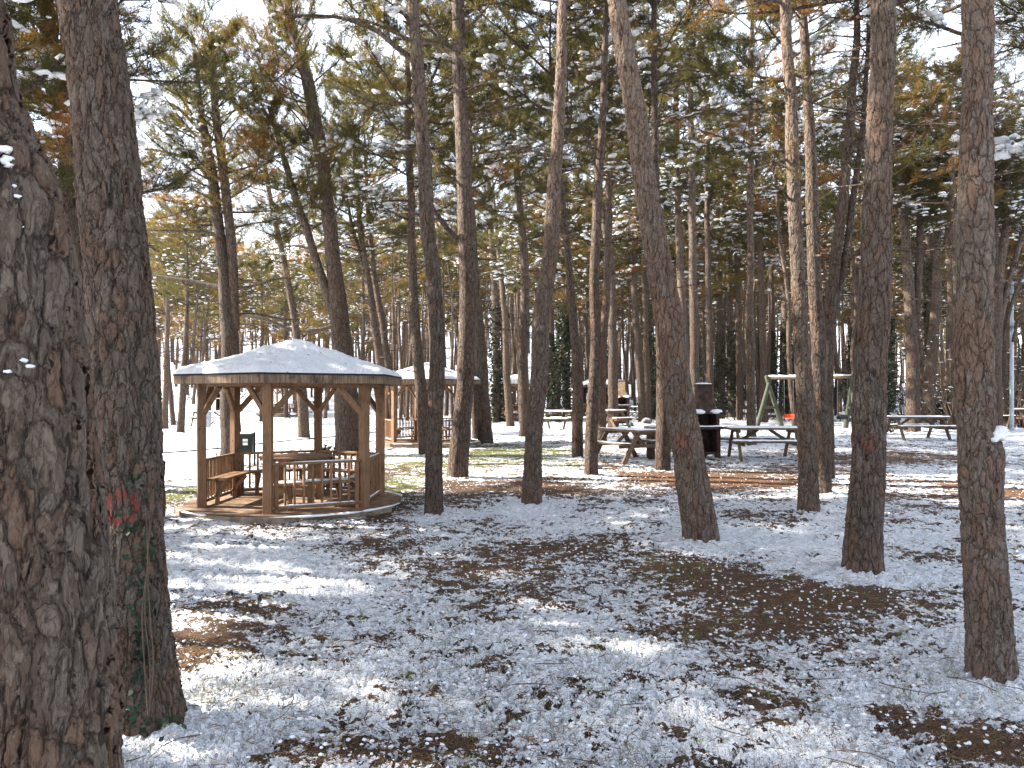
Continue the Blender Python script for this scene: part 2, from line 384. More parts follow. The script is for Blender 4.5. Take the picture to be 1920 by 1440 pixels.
M['green_wood'] = wood_mat("green_stained_log", (0.026, 0.036, 0.024), (0.060, 0.070, 0.046), .8, .3)
M['felt'] = plain("roofing_felt", (0.02, 0.02, 0.022), .9)
M['concrete'] = plain("concrete", (0.23, 0.18, 0.135), .9, var=.3, nscale=5)
M['floor'] = plain("dusty_floor", (0.21, 0.135, 0.085), .9, var=.35, nscale=6)
M['black'] = plain("black_metal", (0.018, 0.02, 0.02), .5)
M['steel'] = plain("galvanised_steel", (0.36, 0.39, 0.42), .5, .3)
M['red'] = plain("red_plastic", (0.75, 0.09, 0.03), .4)
M['white_paint'] = plain("white_paint", (0.72, 0.74, 0.72), .6)
M['brick'] = plain("brown_brick", (0.062, 0.038, 0.030), .9, var=.3)
M['sandstone'] = plain("sandy_plaster", (0.50, 0.34, 0.20), .9, var=.2)
M['chain'] = plain("chain_metal", (0.12, 0.12, 0.12), .5, .5)
M['teal'] = plain("teal_tarp", (0.03, 0.09, 0.10), .6, var=.4)
M['litter'] = needle_mat("fallen_needles", [(0.05, 0.03, 0.018), (0.13, 0.06, 0.03), (0.26, 0.12, 0.055), (0.20, 0.15, 0.08)])
M['grass'] = needle_mat("grass_blades", [(0.05, 0.09, 0.015), (0.12, 0.17, 0.03), (0.24, 0.22, 0.10)])
M['stone'] = plain("field_stone", (0.26, 0.22, 0.20), .9, var=.3)

# ------------------------------------------------------------------ ground
def world_blob(px, py, sx, sy, amt):
    x, d, z = on_ground(px, py); return x, d, sx * d / F, max(.05, sy * d * d / (F * (CH - z))), amt
BARE = [(720, 1010, 90, 22, .40), (900, 1055, 130, 26, .55), (1060, 1020, 120, 18, .55), (1130, 1100, 130, 26, .28), (1300, 1050, 110, 24, .40), (1420, 1110, 150, 34, .62), (1610, 1120, 110, 30, .65), (1330, 1180, 110, 26, .45),
        (1530, 1180, 90, 22, .35), (380, 1190, 80, 34, .65), (420, 1130, 90, 14, .45), (350, 1240, 60, 20, .40), (1860, 1390, 90, 42, .75), (1460, 1305, 60, 26, .55), (1370, 1240, 60, 18, .5), (1690, 1350, 40, 26, .45),
        (600, 1400, 90, 26, .50), (880, 1395, 110, 24, .45), (420, 1305, 60, 16, .5), (740, 1290, 60, 18, .30), (1000, 1290, 60, 22, .30), (1600, 1240, 80, 22, .35), (1760, 1040, 90, 16, .3), (1720, 1210, 60, 30, .2),
        (870, 915, 170, 22, .40), (780, 880, 70, 14, .5), (980, 850, 120, 12, .45), (1100, 920, 80, 14, .2), (1400, 900, 120, 14, .7), (1220, 890, 110, 14, .55), (1450, 960, 90, 12, .45), (1680, 855, 160, 10, .5), (1720, 925, 110, 12, .35),
        (1870, 920, 60, 14, .6), (1600, 880, 120, 12, .4), (1010, 910, 70, 12, .35), (620, 950, 130, 26, .2), (740, 960, 60, 18, .45), (330, 930, 40, 14, .3)]
SNOWY = [(450, 1070, 130, 30, .40), (520, 1040, 120, 30, .35), (330, 1390, 130, 40, .55), (820, 1000, 60, 14, .3), (1315, 1015, 80, 16, .5), (1000, 955, 60, 14, .5), (1130, 900, 40, 8, .4), (1620, 1075, 90, 16, .5), (1860, 1290, 90, 26, .45),
         (1200, 1230, 130, 22, .4), (1180, 1310, 140, 26, .35), (1500, 1010, 80, 14, .4), (1260, 1400, 140, 22, .2), (650, 1310, 90, 30, .25), (1740, 880, 100, 10, .4)]
GREEN = [(760, 855, 60, 14, .9), (980, 845, 90, 12, 1.0), (760, 905, 60, 16, .7), (330, 925, 50, 16, .8), (1050, 868, 60, 10, .6), (560, 1410, 80, 24, .4), (420, 1295, 60, 14, .6), (620, 850, 60, 8, .8), (1250, 1080, 80, 16, .45), (880, 870, 60, 10, .6)]
ORANGE = [(1400, 905, 170, 18, .8), (1150, 880, 110, 14, .45), (1700, 870, 220, 16, .7), (1870, 925, 90, 30, .9), (1000, 880, 120, 12, .5), (1450, 1130, 220, 46, .22), (1860, 1390, 90, 40, .4), (380, 1190, 80, 34, .3), (950, 1060, 150, 26, .35)]
def field(L, X, Y):
    o = np.zeros_like(X)
    for b in L:
        x, y, sx, sy, a = world_blob(*b); o += a * np.exp(-((X - x) / sx) ** 2 * .7 - ((Y - y) / sy) ** 2 * .7)
    return o
ROAD = [P(-700, 900, 1), ]
road_px = [(-900, 905), (-300, 880), (60, 856), (330, 836), (560, 815), (760, 797), (900, 786), (960, 779)]
road_pts = np.array([[*on_ground(px, py)[:2], 0] for px, py in road_px])
road_c = catmull(road_pts, 90); road_c[:, 2] = gz(road_c[:, 0], road_c[:, 1])
GZC = (-3.66, 13.1)
def road_dist(X, Y):
    d = np.full(X.shape, 1e9)
    for p in road_c[::2]: d = np.minimum(d, np.hypot(X - p[0], Y - p[1]))
    return d
def cover_at(X, Y):
    bare = field(BARE, X, Y); sn = field(SNOWY, X, Y)
    dist = np.hypot(X, Y)
    base = .67 - .07 * sstep(11, 16, dist) + .34 * sstep(26, 36, dist - .15 * X) - .22 * sstep(46, 70, dist)
    base = base + .16 * (1 - sstep(-9, -6.5, X)) * sstep(8, 12, Y)
    return base - bare * .64 + sn * .45
def build_ground():
    th = np.concatenate([np.arange(-44, 44, .18), np.arange(44, 316, 4.0)]) * PI / 180
    r = [.25]
    while r[-1] < 2.3: r.append(r[-1] * 1.22)
    while r[-1] < 42: r.append(r[-1] * 1.007)
    while r[-1] < 900: r.append(r[-1] * 1.035)
    r = np.array(r); nr, na = len(r), len(th)
    X = r[:, None] * np.sin(th)[None]; Y = r[:, None] * np.cos(th)[None]
    Z = gz(X, Y)
    rd = road_dist(X, Y); relief = sstep(1.9, 2.8, rd)
    gd = np.hypot(X - GZC[0], Y - GZC[1]); relief = relief * sstep(1.6, 2.0, gd)
    cov = cover_at(X, Y); cov = np.where(rd < 3.5, np.maximum(cov, .95), cov)
    for a, b in TREES[:22]:
        q = np.hypot(X - a, Y - b); Z = Z + .055 * np.exp(-(q / .42) ** 2); cov = cov + .30 * np.exp(-((q - .15) / .55) ** 2)
    V = np.stack([X, Y, Z], -1).reshape(-1, 3); V = np.vstack([V, [0, 0, g1(0, 0)]])
    i = np.arange(nr - 1)[:, None] * na; j = np.arange(na)[None]; j2 = (j + 1) % na
    Q = np.stack([i + j, i + na + j, i + na + j2, i + j2], -1).reshape(-1, 4)
    jj = np.arange(na); T = np.stack([jj, (jj + 1) % na, np.full(na, nr * na)], -1)
    f = lambda a, e: np.concatenate([a.ravel(), [e]])
    far = 1 - sstep(45, 70, np.hypot(X, Y)) * .5
    me = mesh_np("ground", V, Q, T[:, ::-1], True, {'cover': f(cov, .5), 'green': f(field(GREEN, X, Y), 0), 'orange': f(field(ORANGE, X, Y), 0), 'relief': f(relief * far, 1)})
    link("ground", me, ground_mat(), kind='structure')

def build_road():
    m = MB("packed_snow_road", .7); c = m.coord(); u = m.attr("across")
    n = m.noise(c, 2.5, 4, .6); n2 = m.noise(c, 20, 3, .6)
    k = None
    for q, wd in ((-.58, .11), (-.30, .09), (.14, .12), (.50, .10)):
        a = m.mr(m.math('ABSOLUTE', m.math('SUBTRACT', m.math('ADD', u, m.math('MULTIPLY', m.math('SUBTRACT', n, .5), .12)), q)), wd, wd * .3)
        k = a if k is None else m.math('MAXIMUM', k, a)
    k = m.math('MULTIPLY', k, m.mr(n2, .3, .6, .5, 1))
    m.col(m.mix(k, (.70, .72, .76), (0.15, 0.14, 0.14))); m.bump(m.math('SUBTRACT', n2, k), .03, .6)
    us = np.linspace(-1, 1, 25); T = np.gradient(road_c, axis=0); N = np.stack([-T[:, 1], T[:, 0]], -1); N /= np.linalg.norm(N, axis=1)[:, None]
    X = road_c[:, None, 0] + N[:, None, 0] * us * 2.1; Y = road_c[:, None, 1] + N[:, None, 1] * us * 2.1
    Z = gz(X, Y) + .030 + .02 * np.cos(us * PI / 2)[None]
    n_, k_ = X.shape; i = np.arange(n_ - 1)[:, None] * k_; j = np.arange(k_ - 1)[None]
    Q = np.stack([i + j, i + j + 1, i + k_ + j + 1, i + k_ + j], -1).reshape(-1, 4)
    me = mesh_np("road", np.stack([X, Y, Z], -1).reshape(-1, 3), Q, None, True, {'across': np.broadcast_to(us, X.shape).ravel()})
    link("road", me, m.m, kind='structure')
build_road()

# ------------------------------------------------------------------ loose ground stuff
def needles_np(pos, ax, L, wd, tint, r):
    """one triangle per needle; pos (n,3), ax (n,3) unit, L (n)"""
    rnd = r.normal(size=pos.shape); side = np.cross(ax, rnd); side /= np.linalg.norm(side, axis=1)[:, None] + 1e-9
    side = side * np.asarray(wd).reshape(-1, 1) * .5
    V = np.stack([pos - side, pos + side, pos + ax * L[:, None]], 1).reshape(-1, 3)
    T = np.arange(len(V)).reshape(-1, 3); return V, T, np.repeat(tint, 3)
def scatter(n, rmin, rmax, half=36):
    r = np.exp(rng.uniform(math.log(rmin), math.log(rmax), n)); a = np.radians(rng.uniform(-half, half, n))
    return r * np.sin(a), r * np.cos(a)
def ground_stuff():
    X, Y = scatter(60000, 2.6, 15); cov = cover_at(X, Y); keep = rng.uniform(size=len(X)) > np.clip(cov * 1.15, .05, .93); X, Y = X[keep], Y[keep]; n = len(X)
    Z = gz(X, Y) + rng.uniform(.004, .020, n); th = rng.uniform(0, 2 * PI, n); el = rng.normal(0, .12, n)
    ax = np.stack([np.cos(th) * np.cos(el), np.sin(th) * np.cos(el), np.sin(el)], -1)
    V, T, t = needles_np(np.stack([X, Y, Z], -1), ax, rng.uniform(.05, .12, n), rng.uniform(.0020, .0045, n) * (1 + np.hypot(X, Y) * .10), np.clip(rng.normal(.45, .25, n), 0, 1), rng)
    link("fallen_needles", mesh_np("fallen_needles", V, None, T, False, {'tint': t}), M['litter'], kind='stuff', label='brown fallen pine needles on the bare patches of ground')
    X, Y = scatter(22000, 2.6, 18); cov = cover_at(X, Y); keep = rng.uniform(size=len(X)) > np.clip(cov * 1.3, .1, .97); X, Y = X[keep][:3200], Y[keep][:3200]; n = len(X)
    s = np.minimum(rng.gamma(2.0, .0030, n) + .003, .012); 
    V, T = blobs(np.stack([X, Y, gz(X, Y) + .012 + s * .4], -1), np.stack([s * rng.uniform(.8, 1.7, n), s * rng.uniform(.8, 1.5, n), s * .75], -1), .38, False, 5)
    link("snow", mesh_np("snow_clods", V, None, T, True), M['snow'], kind='stuff', label='small loose clods of snow on the needle litter')
    # grass
    G = []
    X, Y = scatter(70000, 5, 26, 34); g = field(GREEN, X, Y); keep = rng.uniform(size=len(X)) < g; X, Y = X[keep], Y[keep]
    X2, Y2 = scatter(260, 2.8, 9, 34); X2 = np.repeat(X2, 7) + rng.normal(0, .02, 260 * 7); Y2 = np.repeat(Y2, 7) + rng.normal(0, .02, 260 * 7)
    small = np.concatenate([np.ones(len(X)), np.full(len(X2), 1.3)]); X = np.concatenate([X, X2]); Y = np.concatenate([Y, Y2]); n = len(X)
    th = rng.uniform(0, 2 * PI, n); el = rng.uniform(.5, 1.4, n); ax = np.stack([np.cos(th) * np.cos(el), np.sin(th) * np.cos(el), np.sin(el)], -1)
    V, T, t = needles_np(np.stack([X, Y, gz(X, Y)], -1), ax, rng.uniform(.04, .10, n) * small, .0025 * (1 + np.hypot(X, Y) * .12), np.clip(rng.normal(.4, .3, n), 0, 1), rng)
    link("grass", mesh_np("grass", V, None, T, False, {'tint': t}), M['grass'], kind='stuff', label='short green grass showing through the thin snow')
    # twigs and cones
    gt = Geo(); X, Y = scatter(260, 2.9, 16, 35)
    for x, y in zip(X, Y):
        a = random.uniform(0, 2 * PI); L = random.uniform(.08, .35); z = g1(x, y) + .03
        p = np.array([[x, y, z], [x + L * .5 * math.cos(a), y + L * .5 * math.sin(a), z + random.uniform(0, .02)], [x + L * math.cos(a + .3), y + L * math.sin(a + .3), z + .005]])
        gt.tube(catmull(p, 4), [.004, .0035, .003, .0015], 4)
    link("fallen_twigs", gt.mesh("fallen_twigs"), M['twig'], kind='stuff', label='thin fallen twigs lying on the snow')
ground_stuff()

# ------------------------------------------------------------------ crown meshes (shared)
def bend(p0, d, L, n, rise, wob, r):
    pts = [np.array(p0, float)]; d = np.array(d, float); d /= np.linalg.norm(d)
    for k in range(n):
        d = d + np.array([r.normal(0, wob), r.normal(0, wob), rise + r.normal(0, wob * .6)]); d /= np.linalg.norm(d)
        pts.append(pts[-1] + d * L / n)
    return np.array(pts)
def crown_variant(seed, Hc=7.0, R=2.4, nb=26, ntw=11, tuft=10, per=20, nw=1.3, low=False, brown=.35, nlen=.15, snowp=.10, hi=False):
    r = np.random.default_rng(seed); br = Geo(); tp, ta, tt = [], [], []; sp, ss = [], []
    for b in range(nb):
        u = (b + r.uniform(0, 1)) / nb; z = Hc * u ** .9
        prof = (0.75 + .45 * math.sin(u * PI * .9)) if not low else (.55 + .6 * math.sin(u * PI * .9 + .3))
        L = R * prof * r.uniform(.65, 1.15) * (1 - .45 * u ** 3)
        az = b * 2.4 + r.normal(0, .5); el = r.uniform(-.1, .45) + .5 * u
        path = bend((0, 0, z), (math.cos(az) * math.cos(el), math.sin(az) * math.cos(el), math.sin(el)), L, 7, .05, .11, r)
        P_ = catmull(path, 12); br.tube(P_, np.linspace(.034 * (1.15 - .6 * u), .008, 12), 5)
        bsn = snowp * 3.2 if r.uniform() < .30 else snowp * .12
        tint_b = np.clip(r.normal(.30 + (.35 if r.uniform() < brown else 0) - .1 * u, .13), 0, 1)
        subs = [(path[k], k) for k in range(2, 8)]
        for t in range(ntw):
            base, k = subs[r.integers(0, len(subs))]; f = r.uniform(0, 1); base = base * (1 - f) + path[max(1, k - 1)] * f
            d = (path[min(7, k)] - path[k - 1]); d /= np.linalg.norm(d); side = np.cross(d, [0, 0, 1]) * r.choice([-1, 1])
            dd = d * r.uniform(.3, 1) + side * r.uniform(.4, 1.1) + np.array([0, 0, r.uniform(-.15, .45)])
            Lt = L * r.uniform(.2, .42); tw = bend(base, dd, Lt, 4, .07, .16, r); br.tube(tw, np.linspace(.011, .004, 5), 4)
            q = catmull(tw, tuft + 2)[2:]
            dq = np.gradient(q, axis=0); dq /= np.linalg.norm(dq, axis=1)[:, None]
            q = q + r.normal(0, .05, q.shape); tp.append(q); ta.append(dq + np.array([0, 0, .35]) + r.normal(0, .35, q.shape)); tt.append(np.clip(r.normal(tint_b, .10, len(q)), 0, 1))
            for qq in q:
                if r.uniform() < bsn * .7:
                    s = r.uniform(.04, .11); sp.append(qq + [0, 0, .045]); ss.append((s * r.uniform(1, 1.7), s, s * .52))
                    for _ in range(2): s2 = s * r.uniform(.35, .75); sp.append(qq + r.normal(0, .07, 3) * [1, 1, .35] + [0, 0, .04]); ss.append((s2 * 1.4, s2, s2 * .6))
        q = P_[7:] ; tp.append(q + r.normal(0, .05, q.shape)); ta.append(np.tile([0, 0, .6], (len(q), 1)) + r.normal(0, .4, q.shape)); tt.append(np.full(len(q), tint_b))
        for qq in P_[4:]:
            if r.uniform() < bsn * 1.2: s = r.uniform(.05, .10); sp.append(qq + [0, 0, .03]); ss.append((s * 1.6, s, s * .4))
    tp = np.vstack(tp); ta = np.vstack(ta); ta /= np.linalg.norm(ta, axis=1)[:, None]; tt = np.concatenate(tt); n = len(tp)
    pos = np.repeat(tp, per, 0); ax = np.repeat(ta, per, 0) * .85 + r.normal(0, .55, (n * per, 3)); ax /= np.linalg.norm(ax, axis=1)[:, None]
    pos = pos + ax * .01 + np.repeat(ta, per, 0) * r.uniform(-.10, .10, (n * per, 1))
    V, T, t = needles_np(pos, ax, r.uniform(.7, 1.15, n * per) * nlen, nw * r.uniform(.0065, .0105, n * per), np.repeat(tt, per), r)
    need = mesh_np("crown_needles", V, None, T, False, {'tint': t}); need.materials.append(M['needles'])
    bm_ = br.mesh("crown_branches"); bm_.materials.append(M['bark'])
    V, T = blobs(sp, ss, .3, hi, seed); sn = mesh_np("crown_snow", V, None, T, True); sn.materials.append(M['snow'])
    return need, bm_, sn
CROWN = [crown_variant(100 + i, brown=b, nb=nb, R=R_, snowp=sp_) for i, (b, nb, R_, sp_) in enumerate([(.40, 25, 2.8, .07), (.65, 24, 3.1, .08), (.3, 26, 2.8, .11), (.5, 25, 3.1, .09)])]
FARC = [crown_variant(150 + i, brown=b, nb=26, R=3.1, ntw=9, tuft=9, per=10, nw=3.0, nlen=.18, snowp=sp_) for i, (b, sp_) in enumerate([(.45, .09), (.65, .07), (.35, .13)])]
LOWC = [crown_variant(200 + i, Hc=6.0, R=3.3, nb=27, ntw=12, tuft=10, per=15, nw=1.45, low=True, brown=b, snowp=sp_) for i, (b, sp_) in enumerate([(.6, .08), (.5, .10), (.75, .06)])]
NEARC = crown_variant(300, Hc=5.0, R=2.2, nb=20, ntw=10, tuft=10, per=24, nw=.7, brown=.3, snowp=.20, nlen=.13, hi=True)
def dead_variant(seed, Hc=4.5, n=15):
    r = np.random.default_rng(seed); g = Geo()
    for b in range(n):
        z = r.uniform(0, Hc); az = r.uniform(0, 2 * PI); el = r.uniform(-.25, .45); L = r.uniform(.5, 1.9)
        path = bend((0, 0, z), (math.cos(az) * math.cos(el), math.sin(az) * math.cos(el), math.sin(el)), L, 6, .01, .13, r); g.tube(catmull(path, 9), np.linspace(.020, .004, 9), 4)
        for k in range(r.integers(2, 6)):
            i = r.integers(2, 6); d = path[i] - path[i - 1]; d /= np.linalg.norm(d)
            g.tube(bend(path[i], d + r.normal(0, .7, 3), L * r.uniform(.2, .45), 4, .02, .2, r), np.linspace(.008, .002, 5), 3)
    me = g.mesh("dead_branches"); me.materials.append(M['bark']); return me
DEAD = [dead_variant(400 + i) for i in range(4)]
def stub_mesh(seed):
    r = np.random.default_rng(seed); L = r.uniform(.06, .16)
    V, Q, T = tube_np(bend((0, 0, 0), (1, 0, .25), L, 4, .02, .12, r), np.array([.022, .018, .015, .012, .008]), 7)
    me = mesh_np("branch_stub", V, Q, T); me.materials.append(M['bark']); return me
STUBS = [stub_mesh(i) for i in range(5)]
def ivy_variant(seed, Hc=7.0, n=2600):
    r = np.random.default_rng(seed); z = Hc * r.uniform(0, 1, n) ** .9; a = r.uniform(0, 2 * PI, n)
    th = a * 2; rad = (.20 + .22 * vnoise(np.stack([z * .7, np.cos(a) * 1.2, np.sin(a) * 1.2], -1), seed) ** 2 + .25 * r.uniform(0, 1, n) ** 2) * (1 - .45 * (z / Hc) ** 3)
    c = np.stack([np.cos(a) * rad, np.sin(a) * rad, z], -1); s = r.uniform(.035, .085, n)[:, None]
    u = r.normal(size=(n, 3)); u /= np.linalg.norm(u, axis=1)[:, None]; v = np.cross(u, r.normal(size=(n, 3))); v /= np.linalg.norm(v, axis=1)[:, None]
    V = np.stack([c - u * s, c - v * s * .7, c + u * s, c + v * s * .7], 1).reshape(-1, 3)
    me = mesh_np("ivy", V, np.arange(len(V)).reshape(-1, 4), None, False); me.materials.append(M['ivy']); return me
IVY = [ivy_variant(500 + i) for i in range(3)]

# ------------------------------------------------------------------ trees
def set_axis(o, a, b, spin):
    q = (Vector(b) - Vector(a)).normalized().to_track_quat('Z', 'Y') @ Quaternion((0, 0, 1), spin); o.rotation_mode = 'QUATERNION'; o.rotation_quaternion = q
def add_crown(root, path, cb, kind, sc=1.0, seed=0, Href=7.0, width=1.0):
    """path (n,3) in the tree's own space; crown from height cb to the tip"""
    z = path[:, 2]; top = path[-1]; i = int(np.argmin(abs(z - cb))); a = path[i]; h = max(1.5, top[2] - cb)
    need, brm, snm = kind
    s = h / Href
    o = link("crown", need, None, root, Vector(a)); set_axis(o, a, top + np.array([0, 0, .01]), seed * 1.7); wd = sc * width * (.55 + .45 * s); o.scale = (wd, wd, s)
    b = link("branches", brm, None, o, kind="stuff"); n = link("snow", snm, None, o, kind="stuff")
    return o
def make_trunk(path, rad, ns, seed, near, flare=.35, knots=()):
    def rf(V, th, R):
        z = V[..., 2] - path[0][2]; n1 = vnoise(V * 3.0, seed); n2 = vnoise(V * np.array([9, 9, 3.0]), seed + 1)
        fl = flare * np.exp(-np.maximum(z, 0) / .28) * (1 + 1.3 * vnoise(np.stack([np.cos(th)[None] * 1.9 + 0 * z, np.sin(th)[None] * 1.9 + 0 * z, 0 * z], -1), seed + 2))
        out = 1 + .05 * n1 + .025 * n2 + fl
        for kx, ky, kz, kr, ka in knots: out = out + ka * np.exp(-((V[..., 0] - kx) ** 2 + (V[..., 1] - ky) ** 2 + (V[..., 2] - kz) ** 2) / kr ** 2)
        return out
    V, Q, T = tube_np(path, rad, ns, rf)
    return mesh_np("trunk", V, Q, T)
TREES = []
def tree(label, by, pts, Ht=14.0, cb=8.0, kind=None, ns=16, near=False, d=None, group="pine trees standing among the picnic tables", mat=None, deads=1, stubs=3, stems=(), ivy=None, width=1.0, name="pine_tree", knots=(), crowns=True, ivyh=1.0):
    k = len(TREES); r = random.Random(900 + k)
    bx = pts[0][0]
    if d is None: d = depth_of(bx, by)
    x0 = (bx - CX) / F * d; z0 = g1(x0, d)
    root = thing(name, label, "tree", (x0, d, z0), 0, group)
    o0 = Vector((x0, d, z0)); TREES.append((x0, d))
    def build(pts_, Ht_, cb_, ns_, near_, first=True):
        pp = [(*(P(x, y, d) - o0), w_ / 2 / F * d) for x, y, w_ in pts_]
        if first: pp[0] = (pp[0][0], pp[0][1], 0.0, pp[0][3]); pp.insert(0, (pp[0][0], 0, -.15, pp[0][3] * 1.02))
        vis = len(pp)
        # above the frame: carries on, straightening up
        a, b = np.array(pp[-2][:3]), np.array(pp[-1][:3]); dr = (b - a) / np.linalg.norm(b - a); z = pp[-1][2]; rr = pp[-1][3]; zt = z; cur = b.copy()
        n_up = max(0, int((Ht_ - z) / 1.2))
        for q in range(n_up):
            dr = dr * .7 + np.array([r.uniform(-.08, .08), r.uniform(-.08, .08), 1]) * .3; dr /= np.linalg.norm(dr); cur = cur + dr * 1.2
            rq = rr * (1 - .80 * (q + 1) / n_up) ; pp.append((*cur, max(.02, rq)))
        A = np.array(pp); L = np.linalg.norm(np.diff(A[:, :3], axis=0), axis=1); cum = np.concatenate([[0], np.cumsum(L)]); tot = cum[-1]
        lv = cum[vis - 1]; rm = max(p[3] for p in pts_and(pp[:vis]))
        step = 2 * PI * rm / ns_ * 1.6 if near_ else .22
        s = np.concatenate([np.arange(0, lv, step), np.arange(lv, tot, .35), [tot]]) / tot
        C = catmull(A, s); C[:, 3] = np.maximum(C[:, 3], .012)
        # slight depth waviness so that a trunk is not a flat curve
        dz = C[:, 2]; C[:, 1] += .05 * vnoise(np.stack([dz * .5, 0 * dz, 0 * dz], -1), k) * sstep(.3, 2, dz)
        C[:, 0] += .02 * vnoise(np.stack([dz * 1.1, 0 * dz + 5, 0 * dz], -1), k + 50) * sstep(.3, 1.5, dz)
        me = make_trunk(C[:, :3], C[:, 3], ns_, k * 7 + 1, near_, .16 if first else 0, knots if first else ())
        t = link("trunk" if first else "stem", me, mat or (M['bark_near'] if near_ else M['bark']), root)
        return C
    C = build(pts, Ht, cb, ns, near)
    paths = [C]
    for sp_, sh, scb in stems: paths.append(build(sp_, sh, scb, max(10, ns // 2), False, False))
    hs = [(Ht, cb)] + [(s_[1], s_[2]) for s_ in stems]
    for (hh, cc), C_ in zip(hs, paths):
        if crowns and cc < C_[-1, 2] - 1:
            K = kind or CROWN[r.randrange(len(CROWN))]
            ref = 6.0 if K in LOWC else (5.0 if K is NEARC else 7.0)
            add_crown(root, C_[:, :3], cc, K, 1.0, r.uniform(0, 6), ref, width * (1.2 if d > 19 and K not in LOWC else 1.0))
            for q in range(deads):
                zz = max(2.2, cc - 4.0 + q * 1.2) if cc > 5 else 1.8; i = int(np.argmin(abs(C_[:, 2] - zz)))
                o = link("dead_branches", DEAD[r.randrange(4)], None, root, Vector(C_[i, :3]), kind="stuff"); j = min(len(C_) - 1, int(np.argmin(abs(C_[:, 2] - cc))))
                if C_[j, 2] > C_[i, 2] + .5: set_axis(o, C_[i, :3], C_[j, :3], r.uniform(0, 6))
                s = min(1.0, max(.5, (cc - zz + 1) / 4.5)); o.scale = (s * .9, s * .9, s)
        for q in range(stubs):
            zz = r.uniform(1.2, max(2, cc)); i = int(np.argmin(abs(C_[:, 2] - zz))); a = r.uniform(-PI, 0.3)
            o = link("branch_stub", STUBS[r.randrange(5)], None, root, Vector(C_[i, :3]) + Vector((math.cos(a), math.sin(a), 0)) * C_[i, 3] * .85); o.rotation_euler = (0, r.uniform(-.5, .3), a); s = r.uniform(.8, 1.6); o.scale = (s, s, s)
    if ivy is not None:
        o = link("ivy", IVY[ivy % 3], None, root, (0, 0, 0), kind="stuff"); q = r.uniform(.75, 1.35); o.scale = (q, q, ivyh); o.rotation_euler = (0, 0, r.uniform(0, 6))
        set_axis(o, C[1, :3], C[min(len(C) - 1, int(np.argmin(abs(C[:, 2] - 5)))), :3], r.uniform(0, 6))
    return root, paths, d, o0
def pts_and(x): return x
def limb(root, d, o0, pts, dy=0.0, mat=None, snow=False):
    """a limb drawn from (x, y, w) at the tree's depth, wandering by dy metres in depth towards its tip"""
    n = len(pts); A = np.array([(*(P(x, y, d + dy * i / (n - 1)) - o0), w_ / 2 / F * d) for i, (x, y, w_) in enumerate(pts)])
    C = catmull(A, n * 5); C[:, 2] += .025 * vnoise(np.stack([C[:, 0] * 3, C[:, 2] * 3, 0 * C[:, 0]], -1), len(TREES))
    V, Q, T = tube_np(C[:, :3], np.maximum(C[:, 3], .006), 8)
    o = link("limb", mesh_np("limb", V, Q, T), mat or M['bark'], root)
    r = np.random.default_rng(int(abs(pts[-1][0] * 7 + pts[-1][1])))
    g = Geo(); tp = []
    for q in range(9):
        i = r.integers(len(C) // 3, len(C) - 1); dd = C[i, :3] - C[i - 1, :3]; dd /= np.linalg.norm(dd) + 1e-9
        tw = bend(C[i, :3], dd * .6 + r.normal(0, .6, 3) + [0, 0, .1], r.uniform(.25, .7), 4, .03, .15, r); g.tube(tw, np.linspace(.010, .003, 5), 4)
        if r.uniform() < .6: tp.append(catmull(tw, 8)[3:])
    tw_o = link("twigs", g.mesh("twigs"), M['bark'], o, kind="stuff")
    if tp:
        tp = np.vstack(tp); n = len(tp); per = 14; pos = np.repeat(tp, per, 0); ax = r.normal(0, 1, (n * per, 3)) + [0, 0, .3]; ax /= np.linalg.norm(ax, axis=1)[:, None]
        V, T, t = needles_np(pos, ax, r.uniform(.09, .15, n * per), r.uniform(.007, .011, n * per), np.clip(r.normal(.5, .2, n * per), 0, 1), r)
        link("needles", mesh_np("needles", V, None, T, False, {'tint': t}), M['needles'], o, kind='stuff')
    return o
GP = "pine trees standing among the picnic tables"

def kn(bx, by, px, py, kr, ka, d=None):
    d = d or depth_of(bx, by); x0 = (bx - CX) / F * d; q = P(px, py, d) - Vector((x0, d, g1(x0, d))); return (q.x, q.y - .09, q.z, kr, ka)
# nearest trees -----------------------------------------------------------
T1 = tree("massive dark rough-barked pine trunk filling the left edge, closest of all", 0, [(82, 2050, 300), (78, 1440, 288), (52, 1000, 262), (26, 700, 246), (-16, 400, 236), (-66, 200, 214), (-92, 0, 206), (-110, -200, 200)], d=2.05, ns=220, near=True, Ht=14, cb=7.5, deads=0, stubs=0,
          mat=bark_mat("pine_bark_nearest", True, .016, .95, cell=17, dens_z=.38), knots=[kn(82, 0, 60, 345, .13, .20, 2.05), kn(82, 0, 60, 500, .2, .10, 2.05)])

def front_point(px, py, root_d, o0, r_px): 
    p = P(px, py, root_d - r_px / F * root_d) - o0; return (p.x, p.y, p.z)
d2 = depth_of(270, 1340); o2 = Vector(((270 - CX) / F * d2, d2, g1((270 - CX) / F * d2, d2)))
pm2 = front_point(228, 953, d2, o2, 52)
T2 = tree("second big pine on the left with a red paint ring and ivy up its side", 1340, [(268, 1340, 128), (262, 1250, 120), (247, 1000, 112), (232, 800, 118), (222, 650, 120), (203, 400, 113), (180, 200, 108), (156, 0, 105), (135, -200, 100)], ns=150, near=True, Ht=15, cb=7.5, deads=0, stubs=2,
          mat=bark_mat("pine_bark_ring", True, .014, .95, paint=[(*pm2, .082, .030, 'ring')], cell=19, dens_z=.40))
dd17 = depth_of(1315, 1005); o17 = Vector(((1315 - CX) / F * dd17, dd17, g1((1315 - CX) / F * dd17, dd17)))
